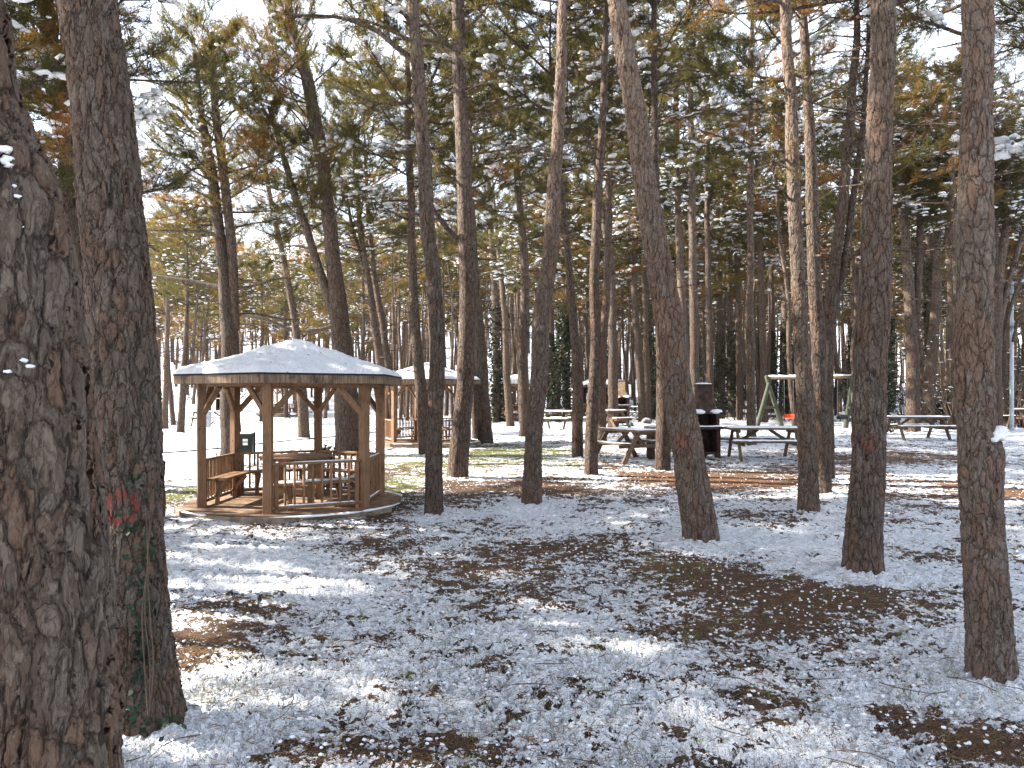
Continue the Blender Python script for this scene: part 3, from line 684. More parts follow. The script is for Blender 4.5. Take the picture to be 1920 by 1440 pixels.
T17 = tree("thick pine leaning to the left beside the brick barbecue", 1005, [(1315, 1005, 62), (1298, 900, 60), (1281, 800, 57), (1266, 700, 54), (1255, 600, 52), (1240, 500, 48), (1222, 400, 46), (1205, 300, 42), (1189, 200, 40), (1172, 100, 36), (1158, 0, 34), (1140, -120, 30)], ns=110, near=True, Ht=17, cb=11.5, deads=0, stubs=5,
           mat=bark_mat("pine_bark_smudge", True, .013, 1.05, paint=[(*front_point(1283, 835, dd17, o17, 26), .17, 0, 'dot')]))
dd25 = depth_of(1616, 1062); o25 = Vector(((1616 - CX) / F * dd25, dd25, g1((1616 - CX) / F * dd25, dd25)))
T25 = tree("upright rough grey-brown pine second from the right in front", 1062, [(1616, 1062, 68), (1622, 950, 62), (1629, 850, 60), (1637, 700, 57), (1643, 550, 54), (1646, 400, 52), (1650, 250, 46), (1654, 150, 44), (1659, 0, 42), (1664, -150, 38)], ns=120, near=True, Ht=17, cb=11, deads=0, stubs=4,
           mat=bark_mat("pine_bark_smudge2", True, .014, .95, paint=[(*front_point(1632, 830, dd25, o25, 28), .14, 0, 'dot')]))
T26 = tree("nearest tall pine at the right with a swollen burl carrying snow", 1262, [(1858, 1262, 80), (1850, 1100, 76), (1843, 950, 74), (1836, 850, 66), (1826, 700, 66), (1829, 550, 62), (1829, 400, 62), (1829, 290, 52), (1829, 150, 53), (1827, 0, 52), (1826, -200, 48)], ns=124, near=True, Ht=16, cb=10, deads=0, stubs=2,
           mat=bark_mat("pine_bark_right", True, .010, 1.0, cell=20, dens_z=.40), knots=[kn(1858, 1262, 1860, 850, .15, .30), kn(1858, 1262, 1832, 900, .12, .12), kn(1858, 1262, 1812, 285, .16, .18), kn(1858, 1262, 1840, 460, .12, .10)])
# middle distance -----------------------------------------------------------
BIGT = [
 ("slim pine right of the gazebo with sunlit flank and snow flecks", 962, [(813, 962, 34), (815, 800, 31), (818, 640, 28), (808, 480, 28), (795, 300, 26), (787, 150, 25), (778, 50, 22), (773, 0, 20), (768, -100, 18)], dict(deads=1, ns=72, near=True, Ht=17, cb=11.5)),
 ("brown pine just right of the gazebo's slim neighbour, leaning at its foot", 893, [(857, 893, 38), (868, 760, 34), (874, 640, 31), (876, 500, 32), (870, 300, 28), (862, 150, 26), (860, 50, 24), (858, 0, 24), (856, -80, 22)], dict(deads=1, ns=40, Ht=17, cb=11.5)),
 ("sinuous dark pine in the centre with a bend half way up", 940, [(997, 940, 36), (1003, 800, 33), (1013, 700, 33), (1016, 600, 33), (1030, 500, 30), (1040, 350, 26), (1048, 200, 22), (1055, 50, 20), (1057, 0, 20), (1060, -100, 18)], dict(deads=1, ns=72, near=True, Ht=17, cb=11.5)),
 ("thin grey pine left of the tilted-view picnic table, bright near its fork", 890, [(1108, 890, 25), (1110, 760, 22), (1117, 640, 20), (1115, 520, 18), (1120, 400, 18), (1128, 250, 14), (1135, 100, 12), (1138, 0, 10)], dict(deads=3, ns=24, Ht=15.5, cb=10.0)),
 ("short-footed pine standing right against the leaning pine", 882, [(1242, 882, 28), (1245, 760, 27), (1242, 640, 22), (1236, 560, 20), (1230, 400, 16), (1228, 200, 13), (1226, 0, 10)], dict(deads=3, ns=28, Ht=15.5, cb=10.0)),
 ("front trunk of the close pine cluster with pale yellow foot", 957, [(1517, 957, 38), (1515, 850, 35), (1512, 750, 33), (1505, 640, 28), (1497, 500, 26), (1490, 350, 24), (1483, 200, 22), (1477, 100, 20), (1473, 0, 19), (1470, -100, 17)], dict(deads=1, ns=72, near=True, Ht=17, cb=11.5)),
 ("rear trunk of the close cluster, tall and straight", 922, [(1543, 922, 30), (1540, 800, 32), (1535, 700, 28), (1533, 600, 26), (1527, 450, 24), (1522, 300, 21), (1512, 150, 18), (1505, 50, 16), (1500, 0, 14)], dict(deads=1, ns=40, Ht=17, cb=11.5)),
 ("cluster pine leaning out to the right and forking low", 898, [(1552, 898, 24), (1550, 760, 26), (1555, 640, 24), (1562, 560, 20), (1571, 470, 20), (1585, 350, 18), (1597, 200, 16), (1605, 100, 14), (1606, 20, 10)], dict(deads=3, ns=30, Ht=15.5, cb=10.0, stems=[([(1562, 600, 14), (1588, 480, 13), (1600, 380, 12), (1615, 270, 11), (1625, 160, 9), (1628, 40, 7)], 12.5, 10)])),
 ("pine between the nearest gazebo and the second one, sunlit and thin", 850, [(798, 850, 25), (786, 700, 21), (778, 600, 18), (771, 400, 15), (765, 250, 13), (763, 120, 9)], dict(deads=3, ns=24, Ht=12.5, cb=6.3)),
 ("bright sunlit pine leaning beside the second gazebo", 830, [(910, 830, 28), (903, 700, 24), (893, 560, 20), (887, 450, 15), (880, 300, 12), (876, 150, 9)], dict(deads=3, ns=24, Ht=14, cb=7.3)),
 ("dim slender pine tucked behind the bright leaning one", 822, [(893, 822, 14), (889, 700, 14), (886, 560, 12), (884, 400, 10), (882, 250, 8)], dict(deads=3, ns=16, Ht=15, cb=7.3)),
 ("reddish thin pine left of the two thin pines near the table", 857, [(1083, 857, 22), (1081, 700, 19), (1072, 560, 15), (1062, 450, 12), (1052, 340, 10), (1040, 240, 8)], dict(deads=3, ns=24, Ht=12.5, cb=7.5)),
 ("orange-brown pine touching the left bench of the tilted table", 832, [(1128, 832, 20), (1127, 700, 17), (1134, 600, 15), (1140, 500, 14), (1143, 300, 12), (1146, 100, 9)], dict(deads=3, ns=20, Ht=15, cb=7.8)),
 ("pale sunlit pine rising behind the small snow-topped table", 800, [(1150, 800, 20), (1149, 640, 17), (1145, 500, 14), (1130, 400, 13), (1117, 290, 11), (1100, 190, 9), (1092, 100, 7)], dict(deads=3, ns=18, Ht=17, cb=8.3)),
 ("left one of the pine pair near the plastered barbecue", 790, [(1205, 790, 15), (1197, 650, 14), (1190, 550, 12), (1194, 400, 10), (1198, 260, 8)], dict(deads=3, ns=16, Ht=17, cb=8.3)),
 ("right one of the pine pair near the plastered barbecue, paler", 789, [(1216, 789, 12), (1211, 650, 11), (1208, 520, 10), (1206, 400, 8), (1204, 250, 7)], dict(deads=3, ns=14, Ht=17, cb=8.3)),
 ("brown pine hidden below by the leaning trunk, forked high", 800, [(1288, 800, 17), (1283, 640, 15), (1275, 500, 14), (1270, 350, 12), (1268, 200, 10), (1266, 100, 9)], dict(deads=3, ns=18, Ht=16, cb=9.3, stems=[([(1267, 110, 7), (1285, 60, 6), (1295, 0, 5)], 16, 12)])),
 ("sunlit pine directly behind the brick barbecue chimney", 805, [(1305, 805, 19), (1301, 600, 16), (1298, 450, 14), (1297, 300, 12), (1295, 150, 9)], dict(deads=3, ns=18, Ht=16.5, cb=9.3)),
 ("narrow straight pine right of the barbecue chimney", 795, [(1333, 795, 15), (1330, 600, 12), (1326, 400, 10), (1328, 200, 8), (1325, 60, 6)], dict(deads=3, ns=16, Ht=16.5, cb=9.3)),
 ("straight orange pine rising behind the middle picnic table", 832, [(1409, 832, 18), (1408, 720, 16), (1407, 600, 14), (1407, 450, 12), (1408, 300, 12), (1407, 150, 10), (1410, 60, 8)], dict(deads=3, ns=20, Ht=15, cb=8.8)),
 ("thin dark pine left of the swing frame", 785, [(1387, 785, 12), (1385, 600, 11), (1380, 450, 9), (1376, 300, 7)], dict(deads=3, ns=14, Ht=17, cb=8.3)),
 ("shaded pine just left of the green swing leg", 790, [(1432, 790, 14), (1430, 600, 12), (1422, 400, 10), (1418, 250, 8)], dict(deads=3, ns=14, Ht=16, cb=8.3)),
 ("pale thick pine behind the far right table, forked in two", 806, [(1711, 806, 26), (1712, 700, 24), (1705, 560, 20), (1697, 450, 16), (1690, 350, 14), (1684, 250, 12), (1680, 120, 9)], dict(deads=3, ns=24, Ht=14.5, cb=7.8, stems=[([(1716, 640, 14), (1722, 500, 13), (1725, 400, 12), (1730, 300, 10), (1733, 180, 8)], 14, 10)])),
 ("brown pine right of the pale forked one behind the far table", 798, [(1738, 798, 24), (1748, 650, 20), (1755, 550, 16), (1757, 450, 14), (1756, 300, 12), (1752, 150, 9)], dict(deads=3, ns=20, Ht=15, cb=8.3)),
 ("slim reddish pine left of the burl tree", 802, [(1790, 802, 14), (1786, 600, 13), (1780, 450, 12), (1775, 300, 10), (1770, 150, 8)], dict(deads=3, ns=16, Ht=15, cb=8.3)),
 ("bright stripe-lit pine half behind the burl tree", 812, [(1803, 812, 15), (1797, 640, 14), (1792, 500, 13), (1786, 380, 11), (1782, 240, 9)], dict(deads=3, ns=16, Ht=14, cb=7.8)),
 ("many-branched pine right of the burl tree", 806, [(1868, 806, 22), (1867, 650, 20), (1874, 520, 17), (1889, 400, 14), (1886, 300, 11), (1880, 180, 8)], dict(deads=3, ns=20, Ht=13.5, cb=7.5, stems=[([(1872, 540, 9), (1868, 440, 9), (1866, 340, 8), (1862, 240, 6)], 13, 8), ([(1870, 620, 12), (1895, 520, 10), (1915, 450, 9), (1935, 380, 8)], 11, 8)])),
 ("dark leaning pine by the steel pole", 800, [(1883, 800, 18), (1878, 690, 16), (1890, 590, 15), (1915, 520, 13), (1945, 460, 11)], dict(deads=3, ns=16, Ht=12, cb=7.0)),
 ("sunlit pine behind the dark bending one in the centre", 815, [(984, 815, 20), (981, 650, 20), (985, 520, 16), (976, 400, 14), (966, 280, 11), (958, 180, 8)], dict(deads=3, ns=20, Ht=15, cb=7.3)),
 ("thin wavering pine in front of the far little gazebo", 797, [(957, 797, 15), (950, 700, 13), (947, 600, 11), (938, 500, 9), (930, 420, 7)], dict(deads=3, ns=14, Ht=14, cb=6.8)),
 # left group with low crowns
 ("old twin-stemmed pine behind the nearest gazebo, left side", 852, [(434, 852, 38), (431, 740, 34), (430, 640, 32), (418, 500, 22), (405, 400, 20), (392, 300, 18), (372, 190, 14), (364, 100, 10)], dict(ns=32, Ht=11.5, cb=6.5, kind=LOWC[0], deads=1, stems=[([(440, 620, 18), (434, 480, 18), (424, 380, 17), (412, 280, 16), (401, 180, 13), (397, 60, 9)], 12.5, 7.0)])),
 ("thick pine behind the nearest gazebo's right posts, curving away upward", 850, [(655, 850, 50), (648, 740, 44), (640, 640, 38), (627, 500, 28), (609, 340, 26), (594, 250, 24), (575, 140, 22), (548, 50, 17), (540, 0, 14)], dict(ns=36, Ht=12, cb=6.3, kind=LOWC[1], deads=0, width=.8, stems=[([(633, 620, 18), (610, 540, 17), (578, 440, 15), (555, 370, 14), (530, 290, 11), (505, 200, 8)], 9.5, 6.5)])),
 ("small dark pine seen between the gazebo's middle posts", 822, [(570, 822, 22), (565, 720, 18), (556, 620, 14), (538, 520, 12), (518, 430, 10), (498, 320, 8)], dict(ns=18, Ht=12, cb=6.5, kind=LOWC[0], deads=0)),
 ("pair-leaning pale pine right of the snowy gazebo roof", 830, [(722, 830, 20), (715, 700, 17), (702, 600, 14), (690, 520, 12), (678, 440, 10), (668, 330, 8)], dict(ns=18, Ht=12.5, cb=6.3, deads=1, stems=[([(716, 690, 10), (698, 590, 9), (682, 500, 8), (660, 420, 7)], 9.5, 7)])),
 ("thin sunlit pine beyond the gazebo roof's right corner", 815, [(737, 815, 16), (730, 700, 14), (716, 600, 12), (700, 500, 10), (690, 400, 8)], dict(deads=3, ns=16, Ht=14, cb=6.3)),
 ("curved reddish pine glimpsed between the two big left trunks", 905, [(180, 905, 34), (165, 760, 34), (158, 600, 36), (148, 450, 38), (122, 270, 38), (96, 120, 34), (84, 0, 28), (78, -100, 22)], dict(ns=32, Ht=11, cb=5.5, kind=NEARC, deads=1)),
]
BIGT += [
 ("pine mostly hidden behind the big upright pine, crown spreading above", 960, [(1640, 960, 22), (1648, 600, 18), (1650, 300, 15), (1652, 0, 12)], dict(ns=16, Ht=15, cb=7.2, deads=3, width=1.1)),
 ("pine mostly hidden behind the burl pine, crown spreading above", 930, [(1842, 930, 24), (1834, 600, 20), (1832, 300, 17), (1834, 0, 14)], dict(ns=16, Ht=15, cb=7.5, deads=3, width=1.1)),
 ("pine tucked right behind the sinuous centre pine", 870, [(1004, 870, 18), (1018, 600, 15), (1040, 300, 12), (1050, 0, 9)], dict(ns=16, Ht=15, cb=7.5, deads=3, width=1.1)),
 ("pine tucked behind the slim flecked pine by the gazebo", 868, [(814, 868, 18), (812, 600, 15), (797, 300, 12), (784, 60, 9)], dict(ns=16, Ht=14.5, cb=7.5, deads=3, width=1.0)),
 ("pine concealed by the tall leaning pine's upper trunk", 845, [(1262, 845, 18), (1250, 600, 15), (1215, 330, 12), (1185, 120, 9)], dict(ns=16, Ht=15, cb=8, deads=3, width=1.1)),
 ("pine concealed behind the cluster's front trunk", 850, [(1520, 850, 18), (1508, 650, 15), (1492, 350, 12), (1478, 60, 9)], dict(ns=16, Ht=15, cb=8, deads=3, width=1.1)),
 ("pine behind the brown pine right of the gazebo, barely visible", 842, [(866, 842, 17), (874, 600, 14), (872, 300, 11), (862, 60, 9)], dict(ns=16, Ht=15, cb=8.2, deads=3, width=1.0)),
]
R_ = {}
for lab, by, pts, kw in BIGT:
    R_[lab] = tree(lab, by, pts, **kw)
def get(key):
    for k_, v in R_.items():
        if key in k_: return v
build_ground()
# hand-placed limbs
root, _, d, o0 = get("old twin-stemmed")
for pl in ([(400, 345, 8), (375, 315, 7), (345, 295, 6), (300, 283, 5), (272, 280, 4)], [(398, 265, 7), (370, 240, 6), (330, 200, 5), (290, 185, 4)], [(405, 440, 8), (370, 434, 6), (320, 432, 5), (262, 432, 3)], [(395, 420, 5), (350, 418, 4), (300, 420, 3)], [(415, 540, 9), (360, 527, 7), (310, 520, 5), (272, 512, 3)],
           [(440, 540, 6), (480, 535, 5), (520, 524, 4), (550, 520, 3)], [(440, 590, 5), (475, 588, 4), (520, 596, 3), (560, 600, 3)], [(410, 400, 4), (380, 385, 4), (330, 402, 3), (290, 410, 2)]):
    limb(root, d, o0, pl, random.uniform(-.6, .9))
root, _, d, o0 = get("thick pine behind")
for pl in ([(545, 80, 12), (520, 60, 10), (505, 40, 9), (530, 28, 8), (590, 32, 7), (640, 30, 6)], [(575, 215, 12), (540, 195, 10), (500, 190, 8), (450, 165, 6), (400, 160, 5)], [(590, 260, 5), (560, 240, 4), (530, 235, 3)], [(560, 120, 6), (585, 100, 5), (595, 80, 4)],
           [(625, 440, 7), (590, 465, 6), (550, 460, 4), (500, 470, 3), (440, 478, 2)], [(648, 600, 9), (600, 618, 8), (550, 620, 7), (500, 600, 6), (445, 590, 4)], [(650, 330, 5), (700, 330, 4), (750, 318, 3)], [(660, 420, 5), (700, 400, 4), (740, 405, 3)]):
    limb(root, d, o0, pl, random.uniform(-.5, .9))
root, _, d, o0 = get("slim pine right of the gazebo")
for pl in ([(797, 125, 13), (770, 108, 11), (735, 80, 10), (700, 55, 9), (650, 35, 7), (590, 30, 6), (540, 32, 4)], [(787, 85, 8), (740, 60, 6), (690, 40, 5), (640, 30, 4)], [(795, 170, 6), (750, 195, 5), (700, 190, 4), (650, 170, 3)], [(805, 210, 5), (770, 225, 4), (755, 245, 3)], [(790, 40, 6), (830, 80, 5), (862, 100, 4)]):
    limb(root, d, o0, pl, random.uniform(-.6, .8))
root, _, d, o0 = get("brown pine just right")
for pl in ([(862, 110, 10), (830, 92, 8), (800, 80, 7), (770, 75, 5)], [(868, 30, 8), (900, 12, 6), (940, 5, 4)], [(875, 215, 6), (920, 215, 5), (960, 200, 4), (990, 190, 3)], [(858, 340, 5), (835, 330, 4), (810, 332, 3)], [(860, 110, 8), (820, 60, 6), (795, 20, 5)], [(880, 290, 5), (930, 282, 4), (985, 280, 4), (1040, 292, 3)], [(862, 70, 6), (900, 30, 5), (918, 5, 4)], [(858, 450, 11), (835, 425, 10), (818, 400, 9), (806, 380, 7)]):
    limb(root, d, o0, pl, random.uniform(-.5, .8))
root, _, d, o0 = get("front trunk of the close")
for pl in ([(1477, 152, 7), (1450, 152, 6), (1420, 153, 4), (1408, 152, 3)], [(1470, 5, 8), (1440, 2, 6), (1412, 2, 4)], [(1490, 140, 6), (1510, 145, 6), (1528, 132, 5)], [(1475, 302, 6), (1460, 303, 5), (1446, 300, 4)]):
    limb(root, d, o0, pl, random.uniform(-.3, .2))
root, _, d, o0 = get("brown pine hidden")
limb(root, d, o0, [(1250, 140, 6), (1225, 110, 5), (1200, 60, 4), (1190, 20, 3)], .3); limb(root, d, o0, [(1268, 110, 6), (1240, 90, 5), (1190, 60, 3)], .3)
root, _, d, o0 = get("many-branched")
for pl in ([(1880, 640, 7), (1900, 560, 6), (1925, 500, 5)], [(1870, 480, 5), (1850, 450, 4), (1840, 420, 3)], [(1900, 640, 7), (1910, 600, 5), (1935, 560, 4)]): limb(root, d, o0, pl, .2)
root, _, d, o0 = get("curved reddish pine")
for pl in ([(140, 235, 16), (100, 195, 14), (60, 165, 12), (40, 150, 9)], [(150, 270, 12), (110, 255, 10), (60, 262, 8)]): limb(root, d, o0, pl, -.3)
root, _, d, o0 = get("left one of the pine pair"); limb(root, d, o0, [(1190, 500, 5), (1172, 440, 4), (1160, 400, 3)], 0)
# bent snowy branch entering at the right edge
root, _, d, o0 = T26; 

# ivy-clad and far-left individuals
IV = [("ivy-smothered trunk left of the little far gazebo", 790, [(932, 790, 14), (931, 640, 14), (925, 500, 12), (918, 380, 9)], 1.0), ("darkest ivy column left of the small far tables", 782, [(1063, 782, 15), (1060, 640, 14), (1055, 500, 12), (1052, 380, 9)], 1.05),
      ("ivy-clad pine behind the plastered barbecue", 785, [(1222, 785, 14), (1215, 640, 13), (1210, 520, 11), (1207, 400, 8)], 1.0), ("ivy-covered trunk right of the brick barbecue, sunlit leaves", 784, [(1352, 784, 13), (1350, 640, 12), (1348, 520, 10), (1346, 400, 8)], .8),
      ("ivy column left of the swing's top bar", 782, [(1372, 782, 14), (1370, 640, 12), (1368, 520, 10), (1366, 420, 8)], .9), ("tall ivy column behind the swing", 780, [(1476, 780, 15), (1474, 640, 14), (1470, 520, 12), (1466, 400, 9)], 1.0),
      ("dark ivy-covered trunk behind the far right table", 790, [(1745, 790, 18), (1743, 600, 16), (1742, 450, 14), (1738, 330, 10)], 1.25), ("ivy-wrapped thin trunk behind the centre pine", 784, [(1036, 784, 10), (1034, 640, 9), (1030, 520, 8)], .8),
      ("ivy-draped trunk right of the swing frame", 786, [(1602, 786, 13), (1604, 640, 12), (1606, 520, 10)], .8), ("ivy-clad trunk in the gap left of the swing log", 781, [(1448, 781, 12), (1447, 640, 11), (1446, 500, 9)], .85)]
for i, (lab, by, pts, ih) in enumerate(IV):
    tree(lab, by, pts, Ht=16, cb=9, ns=12, ivy=i, ivyh=ih, stubs=0, group="ivy-covered trunks at the back")
FL = [("grey trunk at the far left beside the big trunk's edge", 778, [(299, 778, 9), (297, 700, 8), (296, 600, 7)]), ("trunk with an orange foot on the far left snow", 802, [(309, 802, 13), (310, 740, 11), (312, 680, 10), (314, 600, 8)]),
      ("leaning dark trunk right of the orange-footed one", 796, [(325, 796, 9), (320, 740, 9), (316, 700, 8), (312, 600, 7)]), ("forked far-left trunk with a yellowish lower side", 809, [(338, 809, 14), (342, 760, 13), (345, 720, 13), (348, 640, 9)]),
      ("straight dark trunk seen left of the gazebo's left brace", 765, [(394, 765, 9), (394, 700, 8), (394, 620, 7)]), ("thin trunk behind the far white barbecue", 752, [(412, 752, 6), (412, 690, 6), (412, 620, 5)]),
      ("pale trunk in front of the far gazebo's right end", 782, [(536, 782, 8), (536, 700, 8), (534, 600, 6)]), ("short dark trunk right of the far hillside table", 773, [(613, 773, 7), (612, 700, 7), (610, 600, 6)]), ("trunk glimpsed left of the far gazebo panel", 789, [(490, 789, 7), (490, 740, 7), (492, 640, 6)])]
for i, (lab, by, pts) in enumerate(FL):
    st = [([(350, 740, 8), (356, 700, 7), (362, 650, 6)], 10, 6)] if 'forked' in lab else []
    tree(lab, by, pts, Ht=11, cb=5.5, ns=12, stubs=1, stems=st, kind=LOWC[i % 2], group="trees on the snowy slope at the left")

# distant pines filling the wood
rr = random.Random(5)
def far_ok(x, y):
    for a, b in TREES:
        if (a - x) ** 2 + (b - y) ** 2 < (1.9 + .012 * y) ** 2: return False
    px = CX + x / y * F
    if float(road_dist(np.array([x]), np.array([y]))[0]) < 3.2: return False
    if 690 < px < 900 and y < 50: return False
    if 900 < px < 1010 and y < 54: return False
    if 1000 < px < 1260 and y < 42: return False
    if 1430 < px < 1620 and y < 36: return False
    if 1640 < px < 1800 and y < 28: return False
    if 1360 < px < 1500 and y < 30: return False
    if 470 < px < 600 and y < 66: return False
    return True
def far_label(px, y, wpx, ln, pale, ivy):
    mark = next(t for lim, t in ((300, "left of the nearest gazebo, across the road"), (420, "above the nearest gazebo's left eave"), (560, "behind the nearest gazebo's roof peak"), (720, "behind the nearest gazebo's right eave"),
        (800, "behind the second gazebo's left side"), (890, "behind the second gazebo's right side"), (990, "left of the centre pine"), (1080, "right of the centre pine"), (1180, "behind the plastered barbecue"), (1290, "behind the leaning pine"),
        (1380, "right of the brick barbecue"), (1460, "left of the swing"), (1600, "behind the swing"), (1700, "behind the big upright pine"), (1800, "behind the right-hand table"), (9999, "right of the burl pine")) if px < lim)
    row = "front-row" if y < 48 else ("mid-row" if y < 72 else "back-row")
    return " ".join(x for x in (row, "ivy-clad" if ivy else "", "thick" if wpx * y / F > .30 else "thin", "pale" if pale else "brown", "pine", "leaning right" if ln > .03 else ("leaning left" if ln < -.03 else "upright"), mark) if x)
GRP = {'L': ("slender pine on the snowy slope behind the gazebos", "distant pines on the snowy slope"), 'C': ("distant pine in the dense wood behind the small tables", "distant pines behind the small tables"), 'R': ("distant pine in the wood behind the swing and right-hand tables", "distant pines behind the swing")}
cnt = 0; tries = 0; USED = set()
while cnt < 195 and tries < 30000:
    tries += 1
    px = rr.uniform(230, 1980); y = 30 + 75 * rr.random() ** 1.2; dens = .75 if px < 720 else (.75 if px < 1000 else 1.0)
    if rr.random() > dens: continue
    x = (px - CX) / F * y
    if px < 720 and y < 44: continue
    if not far_ok(x, y): continue
    z0 = g1(x, y); yb = HY + (CH - z0) / y * F; wpx = rr.uniform(.20, .38) / y * F; ln = rr.gauss(0, .05); Hh = rr.uniform(13, 17)
    hz = lambda h: yb - h / y * F
    pts = [(px, yb, wpx)]
    for q, h in enumerate((1.5, 3.5, 6, 8.5)):
        pts.append((px + (ln * h + rr.gauss(0, .07)) / y * F, hz(h), wpx * (1 - .09 * (q + 1))))
    g = GRP['L' if px < 860 else ('C' if px < 1250 else 'R')]
    pale = rr.random() < .5; iv = cnt if (px > 1000 and rr.random() < .3) else None
    lb = far_label(px, y, wpx, ln, pale, iv is not None)
    if lb in USED: continue
    USED.add(lb)
    tree(lb, 0, pts, d=y, Ht=Hh if px > 720 else Hh - 3, cb=rr.uniform(6.0, 9.0) if px > 720 else rr.uniform(4.0, 6.5), ns=9, stubs=0, group=g[1], deads=2, mat=M['bark_pale'] if pale else M['bark'],
         ivy=iv, ivyh=rr.uniform(.5, 1), kind=(LOWC[cnt % 3] if px < 720 and cnt % 2 else FARC[cnt % 3]))
    cnt += 1
def distant_woods():
    r = np.random.default_rng(77); g = Geo(); tp, tt, sp, ss = [], [], [], []
    for k in range(380):
        y = r.uniform(92, 190); a = math.radians(r.uniform(-44, 44)); x = y * math.tan(a); z = g1(x, y); H_ = r.uniform(9, 15); cb_ = r.uniform(2.0, 4.5)
        g.tube(np.array([(x, y, z - .3), (x + r.normal(0, .2), y, z + H_ * .5), (x + r.normal(0, .4), y, z + H_)]), [.2, .14, .03], 5)
        n = 115; u = r.uniform(0, 1, n) ** 1.1; rad = 2.6 * (1 - .6 * u) * r.uniform(.2, 1, n) ** .6; th = r.uniform(0, 2 * PI, n)
        c = np.stack([x + rad * np.cos(th), y + rad * np.sin(th), z + cb_ + u * (H_ - cb_) + .25 * rad], -1); tp.append(c); tt.append(np.clip(r.normal(.3, .2, n), 0, 1))
        m_ = r.uniform(size=n) < .09; sp.append(c[m_] + [0, 0, .12]); q = m_.sum(); ss.append(np.stack([r.uniform(.4, .9, q), r.uniform(.2, .4, q), r.uniform(.08, .16, q)], -1))
    tp = np.vstack(tp); tt = np.concatenate(tt); per = 4; pos = np.repeat(tp, per, 0); ax = r.normal(0, 1, pos.shape) * [1, 1, .6]; ax /= np.linalg.norm(ax, axis=1)[:, None]
    V, T, t = needles_np(pos, ax, r.uniform(.3, .6, len(pos)), r.uniform(.14, .26, len(pos)), np.repeat(tt, per), r)
    o = link("distant_woods", g.mesh("distant_woods"), M['bark'], None, None, kind='stuff', label='far-off snowy pine wood rising on the hill')
    link("crowns", mesh_np("crowns", V, None, T, False, {'tint': t}), M['needles'], o, kind='stuff')
    V, T = blobs(np.vstack(sp), np.vstack(ss), .3, False, 7); link("snow", mesh_np("snow", V, None, T, True), M['snow'], o, kind='stuff')
distant_woods()
def distant_trunks():
    r = np.random.default_rng(31); g = Geo()
    for k in range(700):
        px = r.uniform(690, 2000) if k % 4 else r.uniform(200, 800); y = 52 + 75 * r.uniform() ** 1.2 if px > 720 else 75 + 60 * r.uniform(); x = (px - CX) / F * y
        z = g1(x, y); H_ = r.uniform(9, 14); rr_ = r.uniform(.08, .16); l = r.normal(0, .35); b = r.normal(0, .25)
        g.tube(catmull(np.array([(x, y, z - .3), (x + l * .3, y, z + H_ * .3), (x + l * .6 + b, y, z + H_ * .65), (x + l, y, z + H_)]), 5), rr_ * np.linspace(1.1, .35, 5), 5)
    link("distant_trunks", g.mesh("distant_trunks"), M['bark_pale'], None, None, kind='stuff', label='dense slim trunks of the wood in the far distance')
distant_trunks()
def undergrowth():
    r = np.random.default_rng(21); g = Geo(); sp, ss = [], []
    for k in range(480):
        y = 44 + 90 * r.uniform() ** 1.3; a = math.radians(r.uniform(-38, 38)); x = y * math.tan(a)
        if -.44 < x / y < .0 and y < 62 and r.uniform() < .75: continue
        z = g1(x, y); H_ = r.uniform(.3, 1.3)
        for q in range(7):
            az = r.uniform(0, 2 * PI); el = r.uniform(.3, 1.4); g.tube(bend((x + r.normal(0, .3), y + r.normal(0, .3), z - .05), (math.cos(az) * math.cos(el), math.sin(az) * math.cos(el), math.sin(el)), H_ * r.uniform(.5, 1.2), 3, .0, .2, r), [.03, .025, .018, .01], 3)
        if r.uniform() < .5: sp.append((x, y, z + H_ * .4)); ss.append((r.uniform(.2, .5), .2, .08))
    o = link("undergrowth", g.mesh("undergrowth"), M['twig'], None, None, kind='stuff', label='low brown undergrowth on the snowy slope')
    V, T = blobs(sp, ss, .3, False, 8); link("snow", mesh_np("snow", V, None, T, True), M['snow'], o, kind='stuff')
undergrowth()
# pines added outside the frame, mostly so that their crowns shade the clearing
OFF = [(-8.7, 14.9, 10.0), (11.3, 14.3, 11.5), (14.2, 17.5, 13), (-16.8, 12.6, 16), (-7.2, 10.5, 10), (-10.2, 12.4, 12), (-6.6, 4.2, 13), (-11.5, 9.2, 14), (-5.5, 7.5, 14), (-8.0, 4.5, 14), (-9.5, 8.5, 12), (-12.5, 6, 14), (-10.8, 15.2, 10.5), (-14, 10.5, 12.5), (-6.5, 1.5, 14), (-12, 1, 14), (-16.5, 4, 14), (-19, 9, 14), (-4, -3, 14), (3.5, -2.5, 14), (5.5, 2.2, 14), (8.5, 5.0, 14), (12.5, 8.5, 14), (-2.2, -5, 14)]
for i, (x, y, Hb) in enumerate(OFF):
    z0 = g1(x, y); r0 = random.Random(i)
    root = thing("pine_tree", "pine added outside the frame, mostly to shade the clearing", "tree", (x, y, z0), 0, "pines around the camera"); TREES.append((x, y))
    Hh = Hb + r0.uniform(-.7, .9); ln = r0.uniform(-.04, .04); zz = np.linspace(-.2, Hh, 50); path = np.stack([ln * zz + .1 * np.sin(zz * .4 + i), .1 * np.cos(zz * .5 + i), zz], -1); path[:, :2] -= path[0, :2]
    link("trunk", make_trunk(path, .17 * (1 - .8 * np.clip(zz / Hh, 0, 1)) + .015, 14, i, False), M['bark'], root)
    add_crown(root, path, Hh * r0.uniform(.42, .50), NEARC if i == 1 else CROWN[i % len(CROWN)], 1.0, i, 5.0 if i == 1 else 7.0, .95 if i == 0 else 1.4)

